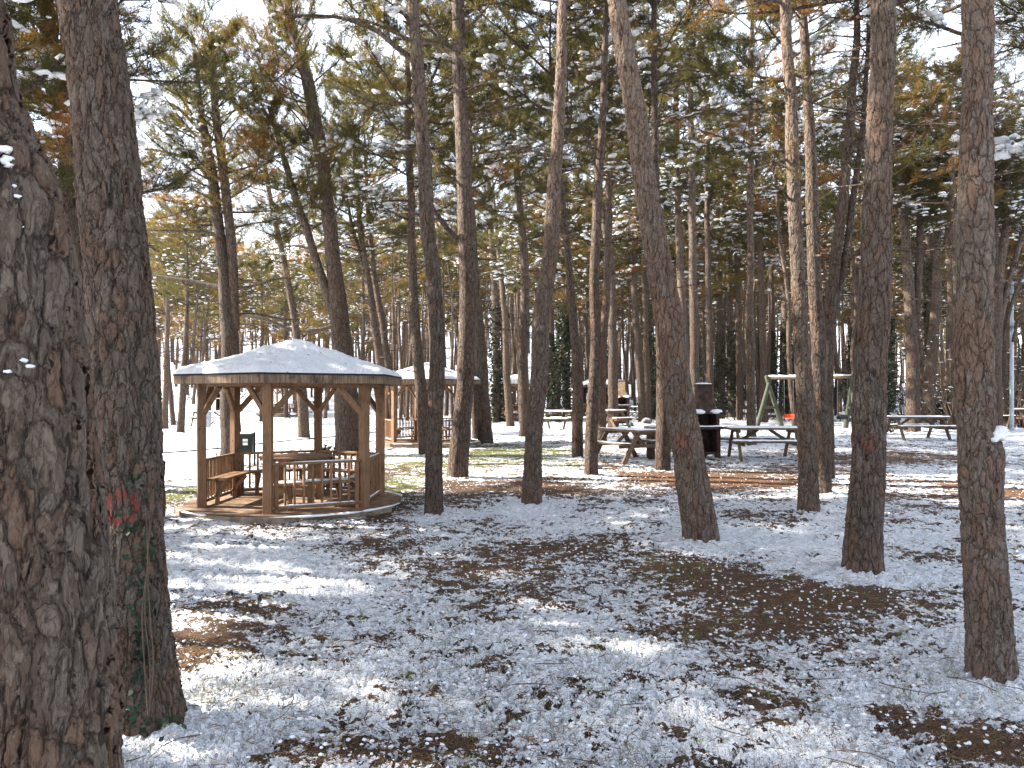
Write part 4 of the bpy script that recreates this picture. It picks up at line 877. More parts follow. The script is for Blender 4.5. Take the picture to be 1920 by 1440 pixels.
# small pieces on the near trees
def surf(paths, d, o0, px, py, inset=0.0):
    C = paths[0]; q = P(px, py, d) - o0; i = int(np.argmin(abs(C[:, 2] - q.z))); r_ = C[i, 3]; dx = float(np.clip(q.x - C[i, 0], -.93 * r_, .93 * r_)); return (C[i, 0] + dx, C[i, 1] - math.sqrt(r_ * r_ - dx * dx) + inset, q.z)
def snow_dabs(parent, pts, seed):
    c = [p[:3] for p in pts]; s = [p[3:] for p in pts]; V, T = blobs(c, s, .3, True, seed); return link("snow", mesh_np("snow", V, None, T, True), M['snow'], parent, kind="stuff")
root, pth, d, o0 = T1
L = []
for px, py, s in ((72, 308, 16), (78, 325, 13), (66, 330, 12), (98, 336, 10), (50, 380, 5), (86, 443, 8), (40, 663, 7), (104, 680, 9), (112, 690, 8), (86, 700, 7), (92, 372, 6), (130, 390, 7)):
    e = s * .8 / F * d; bulge = .055 if 290 < py < 400 else 0; q = surf(pth, d, o0, px, py, -bulge); L.append((*q, e * 1.2, e * .8, e * .6))
snow_dabs(root, L, 1)
root, pth, d, o0 = T26
L = []
for px, py, s in ((1858, 806, 13), (1852, 816, 12), (1864, 818, 12), (1843, 822, 7), (1866, 828, 8)):
    q = surf(pth, d, o0, px, py, -.02); e = s / F * d; L.append((*q, e, e, e * .7))
snow_dabs(root, L, 2)
# ivy creeping up the ringed tree, and its leaves at the foot
def creeping_ivy():
    root, paths, d, o0 = T2; r = np.random.default_rng(3); n = 150
    py = r.triangular(720, 1250, 1345, n); px = 284 + (py - 1000) * .02 + r.normal(0, 9, n)
    px = np.where(py < 1000, 276 + r.normal(0, 9, n), px); C = paths[0]
    c = []
    for a, b in zip(px, py):
        q = P(a, b, d) - o0; i = int(np.argmin(abs(C[:, 2] - q.z))); dx = q.x - C[i, 0]; rad = C[i, 3] * 1.03 + .006; c.append((q.x, C[i, 1] - math.sqrt(max(1e-4, rad * rad - dx * dx)) - .008 - r.uniform(0, .012), q.z))
    for k in range(60): c.append((r.normal(.02, .16), -.26 + r.normal(0, .06), .04 + abs(r.normal(0, .03))))
    c = np.array(c); n = len(c); s = r.uniform(.012, .026, n)[:, None]
    u = np.stack([r.normal(size=n), r.normal(size=n) * .35, r.normal(size=n)], -1); u /= np.linalg.norm(u, axis=1)[:, None]; v = np.cross(u, np.array([0, -1, .2]) + r.normal(size=(n, 3)) * .3); v /= np.linalg.norm(v, axis=1)[:, None]
    V = np.stack([c - u * s, c - v * s * .75, c + u * s, c + v * s * .75], 1).reshape(-1, 3)
    link("ivy", mesh_np("ivy", V, np.arange(len(V)).reshape(-1, 4), None, False), M['ivy'], root, kind='stuff')
    g = Geo()
    for k in range(3): g.tube(catmull(np.array([(*(P(272 + k * 5 + 6 * math.sin(yy * .02 + k), yy, d - .235) - o0),) for yy in (1340, 1250, 1150, 1050, 950)]), 20), np.linspace(.005, .002, 20), 5)
    link("ivy_stem", g.mesh("ivy_stem"), M['twig'], root)
creeping_ivy()

# ------------------------------------------------------------------ snow sheets on furniture
def snow_slab(name, parent, x0, x1, y0, y1, z, th, nx=24, ny=8, seed=0, cut=.0, mat=None):
    """uneven sheet of snow with rounded rim on a flat top"""
    X, Y = np.meshgrid(np.linspace(x0, x1, nx), np.linspace(y0, y1, ny), indexing='ij')
    ex = np.minimum((X - x0), (x1 - X)); ey = np.minimum((Y - y0), (y1 - Y)); e = np.clip(np.minimum(ex, ey) / (th * 1.3), 0, 1) ** .5
    nz = vnoise(np.stack([X * 6, Y * 6, 0 * X + seed], -1), 8); nz2 = vnoise(np.stack([X * 22, Y * 22, 0 * X + seed], -1), 9)
    Z = z + th * e * (1 + .35 * nz + .2 * nz2); jit = vnoise(np.stack([X * 9, Y * 9, 0 * X + 3], -1), 10) * .012 * (1 - e)
    V = np.stack([X + jit, Y + jit, Z], -1).reshape(-1, 3); i = np.arange(nx - 1)[:, None] * ny; j = np.arange(ny - 1)[None]
    Q = np.stack([i + j, i + ny + j, i + ny + j + 1, i + j + 1], -1).reshape(-1, 4)
    return link(name, mesh_np(name, V, Q), mat or M['snow'], parent)
def snow_strip(parent, p0, p1, wd, th, seed=0, cover=1.0):
    p0, p1 = np.array(p0, float), np.array(p1, float); n = max(6, int(np.linalg.norm(p1 - p0) / .04)); t = np.linspace(0, 1, n)[:, None]; path = p0 * (1 - t) + p1 * t
    r = 1 + .35 * vnoise(np.stack([t[:, 0] * n * .35, 0 * t[:, 0], 0 * t[:, 0] + seed], -1), 11)
    d = (p1 - p0) / np.linalg.norm(p1 - p0); s = np.cross(d, [0, 0, 1]); s /= np.linalg.norm(s) + 1e-9; prof = [(-.5, 0), (-.42, .7), (0, 1.0), (.42, .7), (.5, 0)]
    r[0] *= .3; r[-1] *= .3
    V = (path[:, None] + s[None, None] * np.array([a for a, _ in prof])[None, :, None] * wd * np.minimum(r, 1.15)[:, None, None] + np.array([0, 0, 1])[None, None] * np.array([b for _, b in prof])[None, :, None] * th * r[:, None, None])
    i = np.arange(n - 1)[:, None] * 5; j = np.arange(4)[None]; Q = np.stack([i + j, i + j + 1, i + 5 + j + 1, i + 5 + j], -1).reshape(-1, 4)
    return link("snow", mesh_np("snow", V.reshape(-1, 3), Q), M['snow'], parent)

# ------------------------------------------------------------------ gazebo
def gazebo(label, loc, rz=0.0, detail=True, open_side=5):
    """hexagon; vertex k at angle -90+60k degrees; side k runs from vertex k to k+1"""
    g = thing("gazebo", label, "gazebo", loc, rz, "hexagonal wooden gazebos with snowy roofs")
    R = 1.5; ang = [math.radians(-90 + 60 * k) for k in range(6)]; VX = [Vector((R * math.cos(a), R * math.sin(a), 0)) for a in ang]
    fz = .12
    # slab
    n = 30; V = []; rad = []
    for i in range(n):
        a = 2 * PI * i / n; hexr = 1.98 * math.cos(PI / 6) / math.cos(((a + PI / 2 ) % (PI / 3)) - PI / 6); rr_ = min(hexr, 1.92) * (1 + .012 * math.sin(i * 2.3)); V.append((rr_, a))
    vv = []
    for (r0, a), (z, k) in [(q, zz) for zz in ((-.15, 1.0), (fz - .015, 1.0), (fz, .985)) for q in V]: vv.append((r0 * k * math.cos(a), r0 * k * math.sin(a), z))
    Fc = [[r_ * n + i, r_ * n + (i + 1) % n, (r_ + 1) * n + (i + 1) % n, (r_ + 1) * n + i] for r_ in range(2) for i in range(n)] + [list(range(2 * n, 3 * n))]
    link("slab", mesh_py("slab", vv, Fc), M['concrete'], g)
    fv = [(1.78 * math.cos(2 * PI * i / n), 1.78 * math.sin(2 * PI * i / n), fz + .004) for i in range(n)]
    link("floor", mesh_py("floor", fv, [list(range(n))]), M['floor'], g)
    for k in range(6):
        beam("post", VX[k] + Vector((0, 0, fz)), VX[k] + Vector((0, 0, 2.10)), .13, .13, M['gazebo_post'], g, up=VX[k].normalized())
        for s_ in (1, -1):
            d = (VX[(k + s_) % 6] - VX[k]).normalized(); a = VX[k] + d * .05 + Vector((0, 0, 1.62)); b = VX[k] + d * .42 + Vector((0, 0, 2.04)); beam("brace", a, b, .07, .085, M['gazebo'], g, up=VX[k].normalized())
        k2 = (k + 1) % 6; beam("top_plate", VX[k] + Vector((0, 0, 2.09)), VX[k2] + Vector((0, 0, 2.09)), .09, .10, M['gazebo'], g)
    # roof
    Re = 1.90; E = [Vector((Re * math.cos(a), Re * math.sin(a), 0)) for a in ang]
    for k in range(6):
        a, b = E[k] + Vector((0, 0, 2.145)), E[(k + 1) % 6] + Vector((0, 0, 2.145)); out = ((a + b) / 2).normalized()
        beam("fascia_board", a, b, .03, .13, M['gazebo_dark'], g)
        beam("rafter", E[k] * .98 + Vector((0, 0, 2.16)), Vector((0, 0, 2.74)), .05, .08, M['gazebo'], g)
    rv = []; 
    for z, k in ((2.212, 1.02), (2.225, 1.02)): rv += [tuple(e * k + Vector((0, 0, z))) for e in E]
    rv += [(0, 0, 2.80), (0, 0, 2.78)]
    rf = [[6 + k, 6 + (k + 1) % 6, 12] for k in range(6)] + [[(k + 1) % 6, k, 13] for k in range(6)] + [[k, (k + 1) % 6, 6 + (k + 1) % 6, 6 + k] for k in range(6)]
    roof = link("roof", mesh_py("roof", rv, rf), M['felt'], g)
    # snow on the roof: dense hexagonal cone sheet, lumpy, rounded rim
    nr, na = (60, 240) if detail else (14, 48); t = np.linspace(0, 1, nr); A = np.linspace(0, 2 * PI, na, endpoint=False)
    hexf = math.cos(PI / 6) / np.cos(((A + PI / 2) % (PI / 3)) - PI / 6); seedz = loc[0]
    Rr = t[:, None] * hexf[None] * (Re * 1.012 + .012 * vnoise(np.stack([np.cos(A) * 9, np.sin(A) * 9, 0 * A + seedz], -1), 20)[None] * (t[:, None] > .9))
    X, Y = Rr * np.cos(A), Rr * np.sin(A); base = 2.80 + (2.225 - 2.80) * t[:, None]
    hipr = 1 - .0 * A
    thick = (.085 * (1 - .2 * t[:, None])) * np.clip((1 - t[:, None]) * 16, 0, 1) ** .5
    Z = base + thick * (1 + .38 * vnoise(np.stack([X * 3, Y * 3, 0 * X + seedz], -1), 21) + .22 * vnoise(np.stack([X * 9, Y * 9, 0 * X], -1), 22) + .20 * vnoise(np.stack([X * 24, Y * 24, 0 * X], -1), 23)) + .01
    cone = 2.80 - .575 * Rr / Re; Z = Z + (cone - base) * .55 * np.sin(t[:, None] * PI) - .035 * np.sin(t[:, None] * PI) - .05 * np.exp(-(t[:, None] / .07) ** 2) ; Z[0] = Z[0].mean() ; Z[:3] -= .015
    i = np.arange(nr - 1)[:, None] * na; j = np.arange(na)[None]; j2 = (j + 1) % na; Q = np.stack([i + j, i + na + j, i + na + j2, i + j2], -1).reshape(-1, 4)
    link("roof_snow", mesh_np("roof_snow", np.stack([X, Y, Z], -1).reshape(-1, 3), Q), M['snow_debris'], g)
    # railings
    for k in range(6):
        if k == open_side: continue
        a, b = VX[k], VX[(k + 1) % 6]; d = (b - a).normalized(); a, b = a + d * .06, b - d * .06
        rl = link("railing", beam_mesh(a + Vector((0, 0, .86)), b + Vector((0, 0, .86)), .075, .04), M['gazebo'], g)
        beam("bottom_rail", a + Vector((0, 0, .20)), b + Vector((0, 0, .20)), .06, .045, M['gazebo'], rl)
        for q in (.045, 1 - .045): p = a.lerp(b, q); beam("rail_post", p + Vector((0, 0, fz if q < .5 else fz)), p + Vector((0, 0, .838)), .06, .06, M['gazebo_post'], rl, up=d)
        nbal = 8 if detail else 7
        for q in range(nbal):
            p = a.lerp(b, .14 + .72 * q / (nbal - 1)); beam("baluster", p + Vector((0, 0, .225)), p + Vector((0, 0, .838)), .045, .03, M['gazebo_post'], rl, up=d, ch=.003)
        snow_strip(rl, a + Vector((0, 0, .223)) + d * .1, b + Vector((0, 0, .223)) - d * .1, .055, .016, k)
        if k in (1, 0): snow_strip(rl, a + Vector((0, 0, .881)) + d * .3, b + Vector((0, 0, .881)) - d * .1, .05, .010, k + 9)
    # benches against the railed sides
    for k in range(6):
        if k == open_side: continue
        mid = (VX[k] + VX[(k + 1) % 6]) / 2; inn = -mid.normalized(); a0 = VX[k] * .80; b0 = VX[(k + 1) % 6] * .80
        a0, b0 = a0.lerp(b0, .03), b0.lerp(a0, .03)
        bn = link("bench", beam_mesh(a0 + Vector((0, 0, .54)), b0 + Vector((0, 0, .54)), .15, .04), M['gazebo'], g)
        beam("seat_plank", (a0 + inn * -.16).lerp(b0 + inn * -.16, -.06) + Vector((0, 0, .54)), (b0 + inn * -.16).lerp(a0 + inn * -.16, -.06) + Vector((0, 0, .54)), .14, .04, M['gazebo'], bn)
        for q in (.15, .85):
            p = a0.lerp(b0, q); beam("bench_bracket", p + inn * .05 + Vector((0, 0, .50)), p - inn * .17 + Vector((0, 0, .24)), .06, .06, M['gazebo'], bn)
            beam("bench_leg", p - inn * .14 + Vector((0, 0, fz)), p - inn * .14 + Vector((0, 0, .52)), .06, .06, M['gazebo'], bn)
        if k in (0, 1): snow_strip(bn, a0 + Vector((0, 0, .562)) - inn * .05, b0 + Vector((0, 0, .562)) - inn * .05, .24, .02, k + 3)
    # table
    tb = link("table", None_mesh(hex_plate(.60, .82, .86)), M['gazebo'], g)
    for q in range(7):
        yy = -.52 + q * .173; hw = math.sqrt(max(.05, .60 ** 2 - yy * yy)) * .98
        beam("table_plank", Vector((-hw, yy, .872)), Vector((hw, yy, .872)), .165, .024, M['gazebo'], tb)
    for sx, sy in ((-1, -1), (1, -1), (1, 1), (-1, 1)): beam("table_leg", Vector((sx * .32, sy * .26, fz)), Vector((sx * .32, sy * .26, .82)), .10, .08, M['gazebo'], tb, up=Vector((0, 1, 0)))
    beam("table_stretcher", Vector((-.32, -.26, .30)), Vector((.32, -.26, .30)), .05, .10, M['gazebo'], tb); beam("table_stretcher", Vector((-.32, .26, .30)), Vector((.32, .26, .30)), .05, .10, M['gazebo'], tb)
    # snow blown onto the slab's rim
    for a0, a1, rr_ in ((-86, -42, 1.84), (-42, -8, 1.82), (-140, -118, 1.86), (20, 80, 1.82), (100, 160, 1.82)):
        q = np.radians(np.linspace(a0, a1, 16)); pts = np.stack([rr_ * np.cos(q), rr_ * np.sin(q), 0 * q + fz], -1)
        r = .028 * (1 + .5 * vnoise(np.stack([q * 9, 0 * q, 0 * q], -1), int(a0) % 50)); r[0] = r[-1] = .006
        V_, Q_, T_ = tube_np(pts, r, 8); V_ = V_.copy(); V_[:, 2] = fz + (V_[:, 2] - fz) * .55; V_[:, :2] *= 1.0
        link("snow", mesh_np("snow", V_, Q_, T_), M['snow'], g)
    return g
def beam_mesh(p0, p1, w_, h_): return mesh_py("beam", *beam_geo(p0, p1, w_, h_))
def None_mesh(x): return x
def hex_plate(R, z0, z1):
    V = [(R * math.cos(PI / 3 * k + PI / 6), R * math.sin(PI / 3 * k + PI / 6), z) for z in (z0, z1) for k in range(6)]
    return mesh_py("table", V, [[k, (k + 1) % 6, 6 + (k + 1) % 6, 6 + k] for k in range(6)] + [[5, 4, 3, 2, 1, 0], [6, 7, 8, 9, 10, 11]])
G1 = gazebo("nearest gazebo, brown wood with open front-left side and snow-covered roof", (GZC[0], GZC[1], -.02))
def place_gz(label, px, d, rz):
    x = (px - CX) / F * d; collect_once(G1); c = copy_tree(G1); c.location = (x, d, g1(x, d)); c.rotation_euler = (0, 0, rz); c['label'] = label; return c
_done = set()
def collect_once(o):
    if o not in _done:
        _done.add(o)
        for x in o.children_recursive: KIDS.setdefault(x.parent, []).append(x)
place_gz("second gazebo on the lawn edge, bright sunlit snow on its roof", 800, 26.9, .35)
place_gz("small distant gazebo left of the centre trunks", 967, 49, .2)
place_gz("faint distant gazebo behind the thin central pines", 1122, 56, .6)
place_gz("hillside gazebo far off beyond the snowy road", 525, 61, .15)

# ------------------------------------------------------------------ picnic tables
def picnic(label, loc, rz, W=1.9, mat=None, snow=.035):
    mt = mat or M['grey_wood']; t = thing("picnic_table", label, "picnic table", loc, rz, "A-frame wooden picnic tables dusted with snow")
    for q in range(5): y = -.33 + q * .165; beam("table_plank", Vector((-W / 2, y, .76)), Vector((W / 2, y, .76)), .155, .055, mt, t)
    for s in (-1, 1):
        for q in (0, 1): y = s * (.66 + q * .15); beam("seat_plank", Vector((-W / 2, y, .45)), Vector((W / 2, y, .45)), .14, .055, mt, t)
        snow_slab("snow", t, -W / 2 + .01, W / 2 - .01, s * .735 - .145, s * .735 + .145, .468, snow * .9, 40, 8, s + loc[0])
    for s in (-1, 1):
        x = s * (W / 2 - .28)
        for q in (-1, 1): beam("leg", Vector((x + s * .045, q * .70, -.04)), Vector((x + s * .045, q * .24, .74)), .055, .125, mt, t, up=Vector((0, 1, 0)).cross(Vector((1, 0, 0))) if False else Vector((1, 0, 0)).cross(Vector((0, q, 0))))
        beam("seat_support", Vector((x - s * .002, -.80, .385)), Vector((x - s * .002, .80, .385)), .045, .09, mt, t); beam("top_support", Vector((x - s * .002, -.36, .695)), Vector((x - s * .002, .36, .695)), .045, .08, mt, t)
        beam("diagonal_brace", Vector((x - s * .04, 0, .40)), Vector((x - s * .55, 0, .73)), .045, .08, mt, t)
    snow_slab("snow", t, -W / 2 + .01, W / 2 - .01, -.40, .40, .778, snow, 44, 18, loc[0])
    return t
def tloc(px, py): x, d, z = on_ground(px, py); return (x, d, z)
x, d, z = on_ground(1182, 862); picnic("picnic table seen end-on between thin pine and leaning pine", (x, d, z), math.radians(-62), 1.8, snow=.018)
x, d, z = on_ground(1432, 858); picnic("middle picnic table with thick even snow left of the pine cluster", (x, d, z), math.radians(-3), 1.95)
x, d, z = on_ground(1718, 822); picnic("right-hand picnic table with bright snowy top beyond the big trunk", (x, d, z), math.radians(2), 2.1)
x, d, z = on_ground(1043, 803); picnic("dark picnic table far off left of the thin pines", (x, d, z), math.radians(-25), 1.7)
x, d, z = on_ground(1143, 803); picnic("small snow-topped table in front of the plastered barbecue", (x, d, z), math.radians(50), 1.6)
x, d, z = on_ground(394, 797); picnic("dark far table on the snow beyond the road", (x, d, z), math.radians(4), 2.1)
x, d, z = on_ground(1935, 800); picnic("partly cut off far table at the right edge", (x, d, z), 0, 1.8)
x, d, z = on_ground(1183, 787); picnic("distant table just right of the plastered barbecue", (x, d, z), .1, 1.6)
x, d, z = on_ground(572, 777); picnic("far table on the slope right of the hillside gazebo", (x, d, z), .1, 1.9)

# ------------------------------------------------------------------ barbecues
def bbq(label, loc, rz, s=1.0, top='brick', counter=True):
    b = thing("barbecue", label, "barbecue", loc, rz, "masonry barbecues with chimneys")
    bm = M['brick']; tm = M[top]
    def bx(name, x0, x1, y0, y1, z0, z1, mat, parent=b): return beam(name, Vector(((x0 + x1) / 2 * s, (y0 + y1) / 2 * s, z0 * s)), Vector(((x0 + x1) / 2 * s, (y0 + y1) / 2 * s, z1 * s)), (y1 - y0) * s, (x1 - x0) * s, mat, parent, up=Vector((1, 0, 0)), ch=.012)
    bx("side_wall", -.36, -.26, -.30, .30, -.08, .72, bm); bx("side_wall", .26, .36, -.30, .30, -.08, .72, bm); bx("back_wall", -.262, .262, .20, .30, -.08, .72, bm); bx("bottom_slab", -.262, .262, -.28, .20, .0, .12, bm)
    bx("hearth_slab", -.42, .42, -.36, .33, .722, .79, bm); bx("cheek", -.34, -.25, -.28, .30, .792, 1.12, bm); bx("cheek", .25, .34, -.28, .30, .792, 1.12, bm); bx("fire_back", -.248, .248, .22, .30, .792, 1.12, bm)
    bx("shelf", -.40, .40, -.34, .33, 1.122, 1.17, bm)
    V = [(x * s, y * s, z * s) for z, k in ((1.172, .31), (1.44, .20)) for x, y in ((-k, -k * .8), (k, -k * .85), (k, k * .85), (-k, k * .85))]
    link("hood", mesh_py("hood", V, [[0, 1, 5, 4], [1, 2, 6, 5], [2, 3, 7, 6], [3, 0, 4, 7], [4, 5, 6, 7], [3, 2, 1, 0]]), tm, b)
    bx("chimney", -.19, .19, -.15, .15, 1.43, 1.86, tm); bx("chimney_cap", -.20, .20, -.18, .18, 1.862, 1.91, bm)
    ck = dict(seed=1)
    for (x0, x1, y0, y1, zz, th) in ((-.19, .19, -.17, .17, 1.912, .03), (-.41, .41, -.35, -.28, .792, .03)): snow_slab("snow", b, x0 * s, x1 * s, y0 * s, y1 * s, zz * s, th * s, 16, 8, 2)
    V, T = blobs([(-.28 * s, -.20 * s, 1.19 * s), (.28 * s, -.16 * s, 1.19 * s), (.22 * s, -.28 * s, 1.18 * s), (-.2 * s, -.28 * s, 1.18 * s), (.33 * s, .1 * s, 1.2 * s)], [(.16 * s, .12 * s, .06 * s)] * 5, .2, True, 4); link("snow", mesh_np("snow", V, None, T), M['snow'], b, kind="stuff")
    if counter:
        bx("counter_top", -1.55, -.425, -.30, .28, .74, .80, M['stone']); bx("counter_leg", -1.50, -1.40, -.25, .22, -.05, .74, bm)
        snow_slab("snow", b, -1.53 * s, -.45 * s, -.28 * s, .26 * s, .802 * s, .03, 20, 8, 5)
    return b
x, d, z = on_ground(1319, 855); bbq("brown brick barbecue with chimney behind the leaning pine", (x, d, z), .12, 1.0)
x, d, z = on_ground(1163, 792); bbq("distant barbecue with sandy plastered chimney", (x, d, z), .1, 1.15, 'sandstone', False)
x, d, z = on_ground(417, 776); bb = bbq("far barbecue buried in white snow beyond the gazebo", (x, d, z), 0, 1.2, 'white_paint', False)

# ------------------------------------------------------------------ swing
def swing():
    x, d, z = on_ground(1517, 802); W = 2 * (1580 - 1457) / 2 / F * d; g = thing("swing_set", "green log swing frame with a red seat behind the tables", "swing", (x, d, z), math.radians(-33)); W /= math.cos(math.radians(33))
    h = 2.25; hw = W / 2
    def log(name, a, b, r0, r1, mat, parent=g): n = 6; t = np.linspace(0, 1, n)[:, None]; V, Q, T = tube_np(np.array(a) * (1 - t) + np.array(b) * t, np.linspace(r0, r1, n), 12); return link(name, mesh_np(name, V, Q, T), mat, parent)
    for s in (-1, 1):
        log("leg", (s * hw * 1.22, -.75, -.1), (s * hw * .97, .12, h + .08), .11, .09, M['green_wood']); log("leg", (s * hw * .78, .85, -.1), (s * hw * 1.06, -.10, h + .08), .11, .09, M['green_wood'])
        log("tie_log", (s * hw * 1.10, -.42, .9), (s * hw * .90, .48, .9), .05, .05, M['green_wood'])
    log("crossbar", (-hw * 1.08, 0, h), (hw * 1.08, 0, h), .075, .075, M['grey_wood'])
    snow_strip(g, (-hw * 1.05, 0, h + .06), (hw * 1.05, 0, h + .06), .11, .06, 3)
    for cx, mt, nm in ((-hw * .50, M['red'], 'swing_seat'), (hw * .80, M['black'], 'swing_seat')):
        V, Fc = merge([beam_geo((cx - .22, 0, .42), (cx + .22, 0, .42), .18, .04), beam_geo((cx - .22, .09, .50), (cx + .22, .09, .50), .03, .20), beam_geo((cx - .22, -.08, .46), (cx - .22, .08, .50), .03, .12), beam_geo((cx + .22, -.08, .46), (cx + .22, .08, .50), .03, .12)])
        st = link(nm, mesh_py(nm, V, Fc), mt, g)
        if mt is M['red']: st['label'] = 'bright red moulded swing seat'
        for sx in (-.2, .2): log("chain", (cx + sx, 0, .45), (cx + sx, 0, h - .05), .010, .010, M['chain'], st)
swing()

# ------------------------------------------------------------------ steel pole, bin, post, stones, tarp
def pole():
    x, d, z = on_ground(1897, 805); g = thing("lamp_post", "grey galvanised steel pole at the right edge", "pole", (x, d, z)); h = (805 - 528) / F * d
    n = 10; V, Q, T = tube_np(np.stack([np.zeros(n), np.zeros(n), np.linspace(-.1, h, n)], -1), np.linspace(.085, .065, n), 16); link("shaft", mesh_np("shaft", V, Q, T), M['steel'], g)
    V, Q, T = tube_np(np.array([(0, 0, 0), (0, 0, .05), (0, 0, .07)]), np.array([.17, .17, .09]), 12); link("base_flange", mesh_np("base_flange", V, Q, T), M['steel'], g)
    beam("bracket", Vector((-.35, 0, h - .05)), Vector((.30, 0, h - .02)), .05, .05, M['steel'], g); beam("lamp_head", Vector((.22, 0, h)), Vector((.52, 0, h + .04)), .2, .1, M['steel'], g)
pole()
def bin_():
    x, d, z = on_ground(462, 872); g = thing("litter_bin", "black litter bin on two posts behind the gazebo railing", "bin", (x, d, z), .1); g.scale = (.82, .82, .88)
    for sx in (-.24, .24): beam("post", Vector((sx, 0, -.05)), Vector((sx, 0, .92)), .05, .05, M['black'], g)
    V = [(sx * k, sy * k2, zz) for zz, k, k2 in ((.30, .17, .14), (.88, .21, .18)) for sx, sy in ((-1, -1), (1, -1), (1, 1), (-1, 1))]
    b = link("bucket", mesh_py("bucket", V, [[0, 1, 5, 4], [1, 2, 6, 5], [2, 3, 7, 6], [3, 0, 4, 7], [3, 2, 1, 0], [4, 5, 6, 7]]), M['black'], g)
    for k in (.48, .60, .72): beam("band", Vector((-.20, -.18, k)), Vector((.20, -.18, k)), .012, .02, M['steel'] if False else M['black'], b)
    for zz in (.70, .60): beam("sticker", Vector((-.06, -.188, zz)), Vector((.08, -.188, zz)), .006, .075, M['white_paint'], b)
    snow_slab("snow", g, -.2, .2, -.17, .17, .88, .03, 12, 8, 1)
bin_()
def white_bin():
    x, d, z = on_ground(387, 800); g = thing("litter_bin", "pale grey drum-shaped bin left of the dark far table", "bin", (x, d, z))
    V, Q, T = tube_np(np.array([(0, 0, -.02), (0, 0, .3), (0, 0, .78), (0, 0, .80)]), np.array([.22, .25, .27, .25]), 16); link("drum", mesh_np("drum", V, Q, T), M['steel'], g)
    V, T = blobs([(0, 0, .82)], [(.25, .25, .07)], .15, True, 3); link("snow", mesh_np("snow", V, None, T), M['snow'], g)
white_bin()
def stump():
    x, d, z = on_ground(300, 965); g = thing("wooden_post", "short brown weathered post peeking out behind the ringed pine", "post", (x, d, z))
    h = (965 - 866) / F * d
    n = 12; zz = np.linspace(-.1, h, n); V, Q, T = tube_np(np.stack([0 * zz, 0 * zz, zz], -1), .075 + .01 * np.sin(zz * 9), 14); link("post", mesh_np("post", V, Q, T), M['bark'], g)
    V, T = blobs([(.0, -.01, h + .03), (.03, -.03, h + .06)], [(.07, .06, .03), (.03, .03, .025)], .2, True, 2); link("snow", mesh_np("snow", V, None, T), M['snow'], g)
stump()
def stones():
    for i, (px, py, s, lab) in enumerate(((1122, 877, .10, "snow-dusted stone at the foot of the thin grey pine"), (1238, 868, .09, "stone left of the brick barbecue's base"), (1333, 860, .10, "dark stone at the right foot of the brick barbecue"), (1213, 792, .22, "snowy stone pile on the ground left of the barbecue counter"))):
        x, d, z = on_ground(px, py); V, T = blobs([(0, 0, s * .3)], [(s * 1.3, s, s * .7)], .25, True, i); o = link("stone", mesh_np("stone", V, None, T, True), M['stone'], None, (x, d, z)); tag(o, lab, "stone", "loose stones by the tables")
        V, T = blobs([(0, 0, s * .75)], [(s * 1.0, s * .8, s * .35)], .2, True, i + 9); link("snow", mesh_np("snow", V, None, T, True), M['snow'], o)
stones()
def tarp():
    x, d, z = on_ground(1175, 800); n = 22; X, Y = np.meshgrid(np.linspace(-.4, .4, n), np.linspace(-.25, .25, n), indexing='ij')
    rr_ = np.sqrt((X / .4) ** 2 + (Y / .25) ** 2); Z = np.clip(1 - rr_, 0, 1) ** .6 * (.18 + .14 * vnoise(np.stack([X * 5, Y * 5, 0 * X], -1), 3) + .06 * vnoise(np.stack([X * 14, Y * 14, 0 * X], -1), 4)) - .01
    i = np.arange(n - 1)[:, None] * n; j = np.arange(n - 1)[None]; Q = np.stack([i + j, i + n + j, i + n + j + 1, i + j + 1], -1).reshape(-1, 4)
    o = link("tarpaulin", mesh_np("tarpaulin", np.stack([X, Y, Z], -1).reshape(-1, 3), Q), M['teal'], None, (x, d, z + .02)); tag(o, "crumpled teal tarpaulin lying on snow right of the small table", "tarpaulin")
tarp()

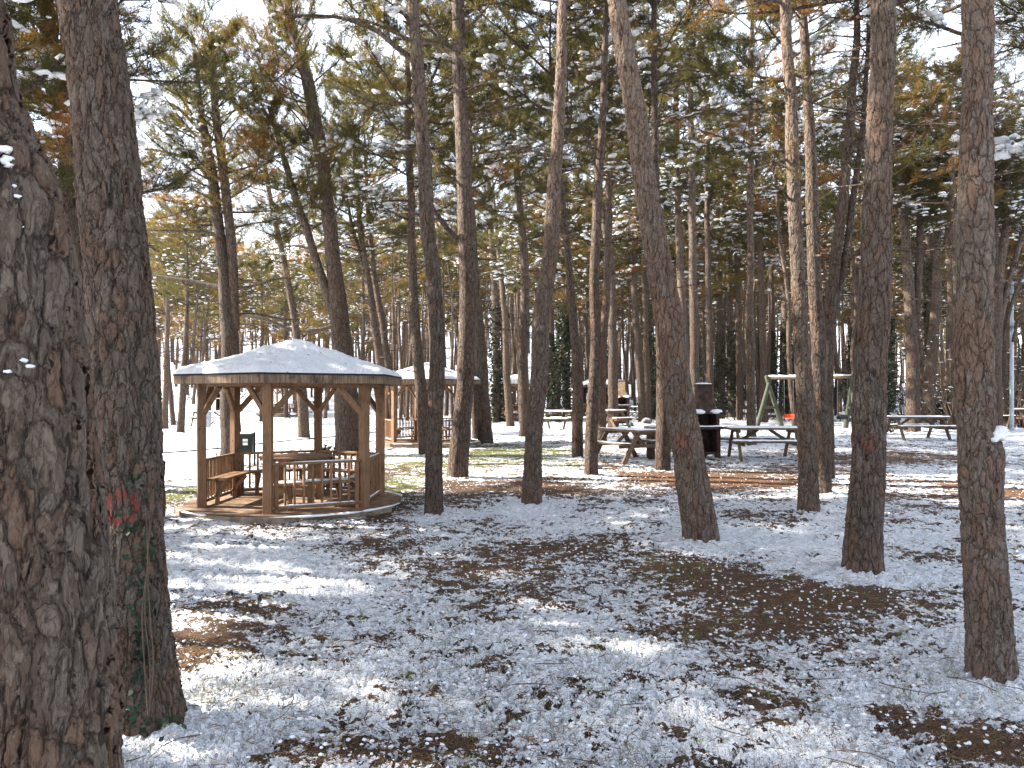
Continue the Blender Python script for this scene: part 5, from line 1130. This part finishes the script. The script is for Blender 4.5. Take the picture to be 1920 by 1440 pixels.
# ------------------------------------------------------------------ bare bushes and saplings
def bush(label, px, py, H_, n, seed, spread=.5, green=False, snowy=.3, d=None):
    r = np.random.default_rng(seed)
    if d is None: x, d, z = on_ground(px, py)
    else: x = (px - CX) / F * d; z = g1(x, d)
    g = Geo(); sp, ss, tp = [], [], []
    for k in range(n):
        az = r.uniform(0, 2 * PI); el = r.uniform(.7, 1.5); path = bend((r.normal(0, .12 * spread), r.normal(0, .12 * spread), -.05), (math.cos(az) * math.cos(el) * spread * 2, math.sin(az) * math.cos(el) * spread * 2, math.sin(el)), H_ * r.uniform(.6, 1.1), 7, .02, .13, r)
        g.tube(path, np.linspace(.016, .004, 8) * (H_ / 2) ** .5, 4)
        for q in range(5):
            i = r.integers(2, 7); tw = bend(path[i], (path[i] - path[i - 1]) * 3 + r.normal(0, .6, 3), H_ * r.uniform(.12, .3), 4, .03, .18, r); g.tube(tw, np.linspace(.006, .002, 5) * (H_ / 2) ** .5, 3); tp.append(catmull(tw, 7)[2:])
            if r.uniform() < snowy: sp.append(tw[2] + [0, 0, .015]); ss.append((r.uniform(.05, .12), .03, .02))
    o = link("bush", g.mesh("bush"), M['twig'], None, (x, d, z)); tag(o, label, "bush", "bare bushes at the back")
    if sp: V, T = blobs(sp, ss, .25, False, seed); link("snow", mesh_np("snow", V, None, T), M['snow'], o, kind="stuff")
    if green:
        tp = np.vstack(tp); m = 6; c = np.repeat(tp, m, 0) + r.normal(0, .08, (len(tp) * m, 3)); k = len(c); s = r.uniform(.03, .07, k)[:, None]
        u = r.normal(size=(k, 3)); u /= np.linalg.norm(u, axis=1)[:, None]; v = np.cross(u, r.normal(size=(k, 3))); v /= np.linalg.norm(v, axis=1)[:, None]
        V = np.stack([c - u * s, c - v * s * .7, c + u * s, c + v * s * .7], 1).reshape(-1, 3); link("leaves", mesh_np("leaves", V, np.arange(len(V)).reshape(-1, 4), None, False), M['grass'] if green == 2 else M['ivy'], o, kind='stuff')
bush("bare snow-flecked bush behind the far right table", 1790, 803, 4.5, 26, 1, .6, 0, .5)
bush("green-tinged bush at the wood's edge right of the far table", 1765, 795, 2.2, 20, 2, .6, 1, .3)
bush("pale twiggy thicket behind the steel pole", 1915, 800, 5.0, 30, 3, .7, 0, .5)
bush("leafy bush low beside the steel pole", 1895, 797, 2.4, 18, 4, .6, 1, .2)
bush("spindly bare shrub between centre pine and far gazebo", 1000, 790, 5.0, 22, 5, .6, 0, .3)
bush("dark evergreen thicket behind the swing", 1540, 778, 4.0, 26, 6, .7, 1, .2)
bush("evergreen thicket behind the middle table", 1400, 777, 4.2, 26, 7, .7, 1, .15)
bush("evergreen shrub left of the swing in deep shade", 1350, 778, 3.6, 24, 8, .7, 1, .15)
bush("bare sapling standing in the snow behind the gazebo railing", 408, 868, 1.1, 3, 9, .2, 0, 0)
bush("low weedy shrub with snow by the gazebo's rear post", 606, 862, .32, 6, 10, .4, 1, .5)
bush("thin bare thicket right of the second gazebo", 880, 785, 4.2, 18, 11, .7, 0, .4)
bush("evergreen undergrowth between the big right trunks", 1690, 780, 3.8, 24, 12, .7, 1, .2)
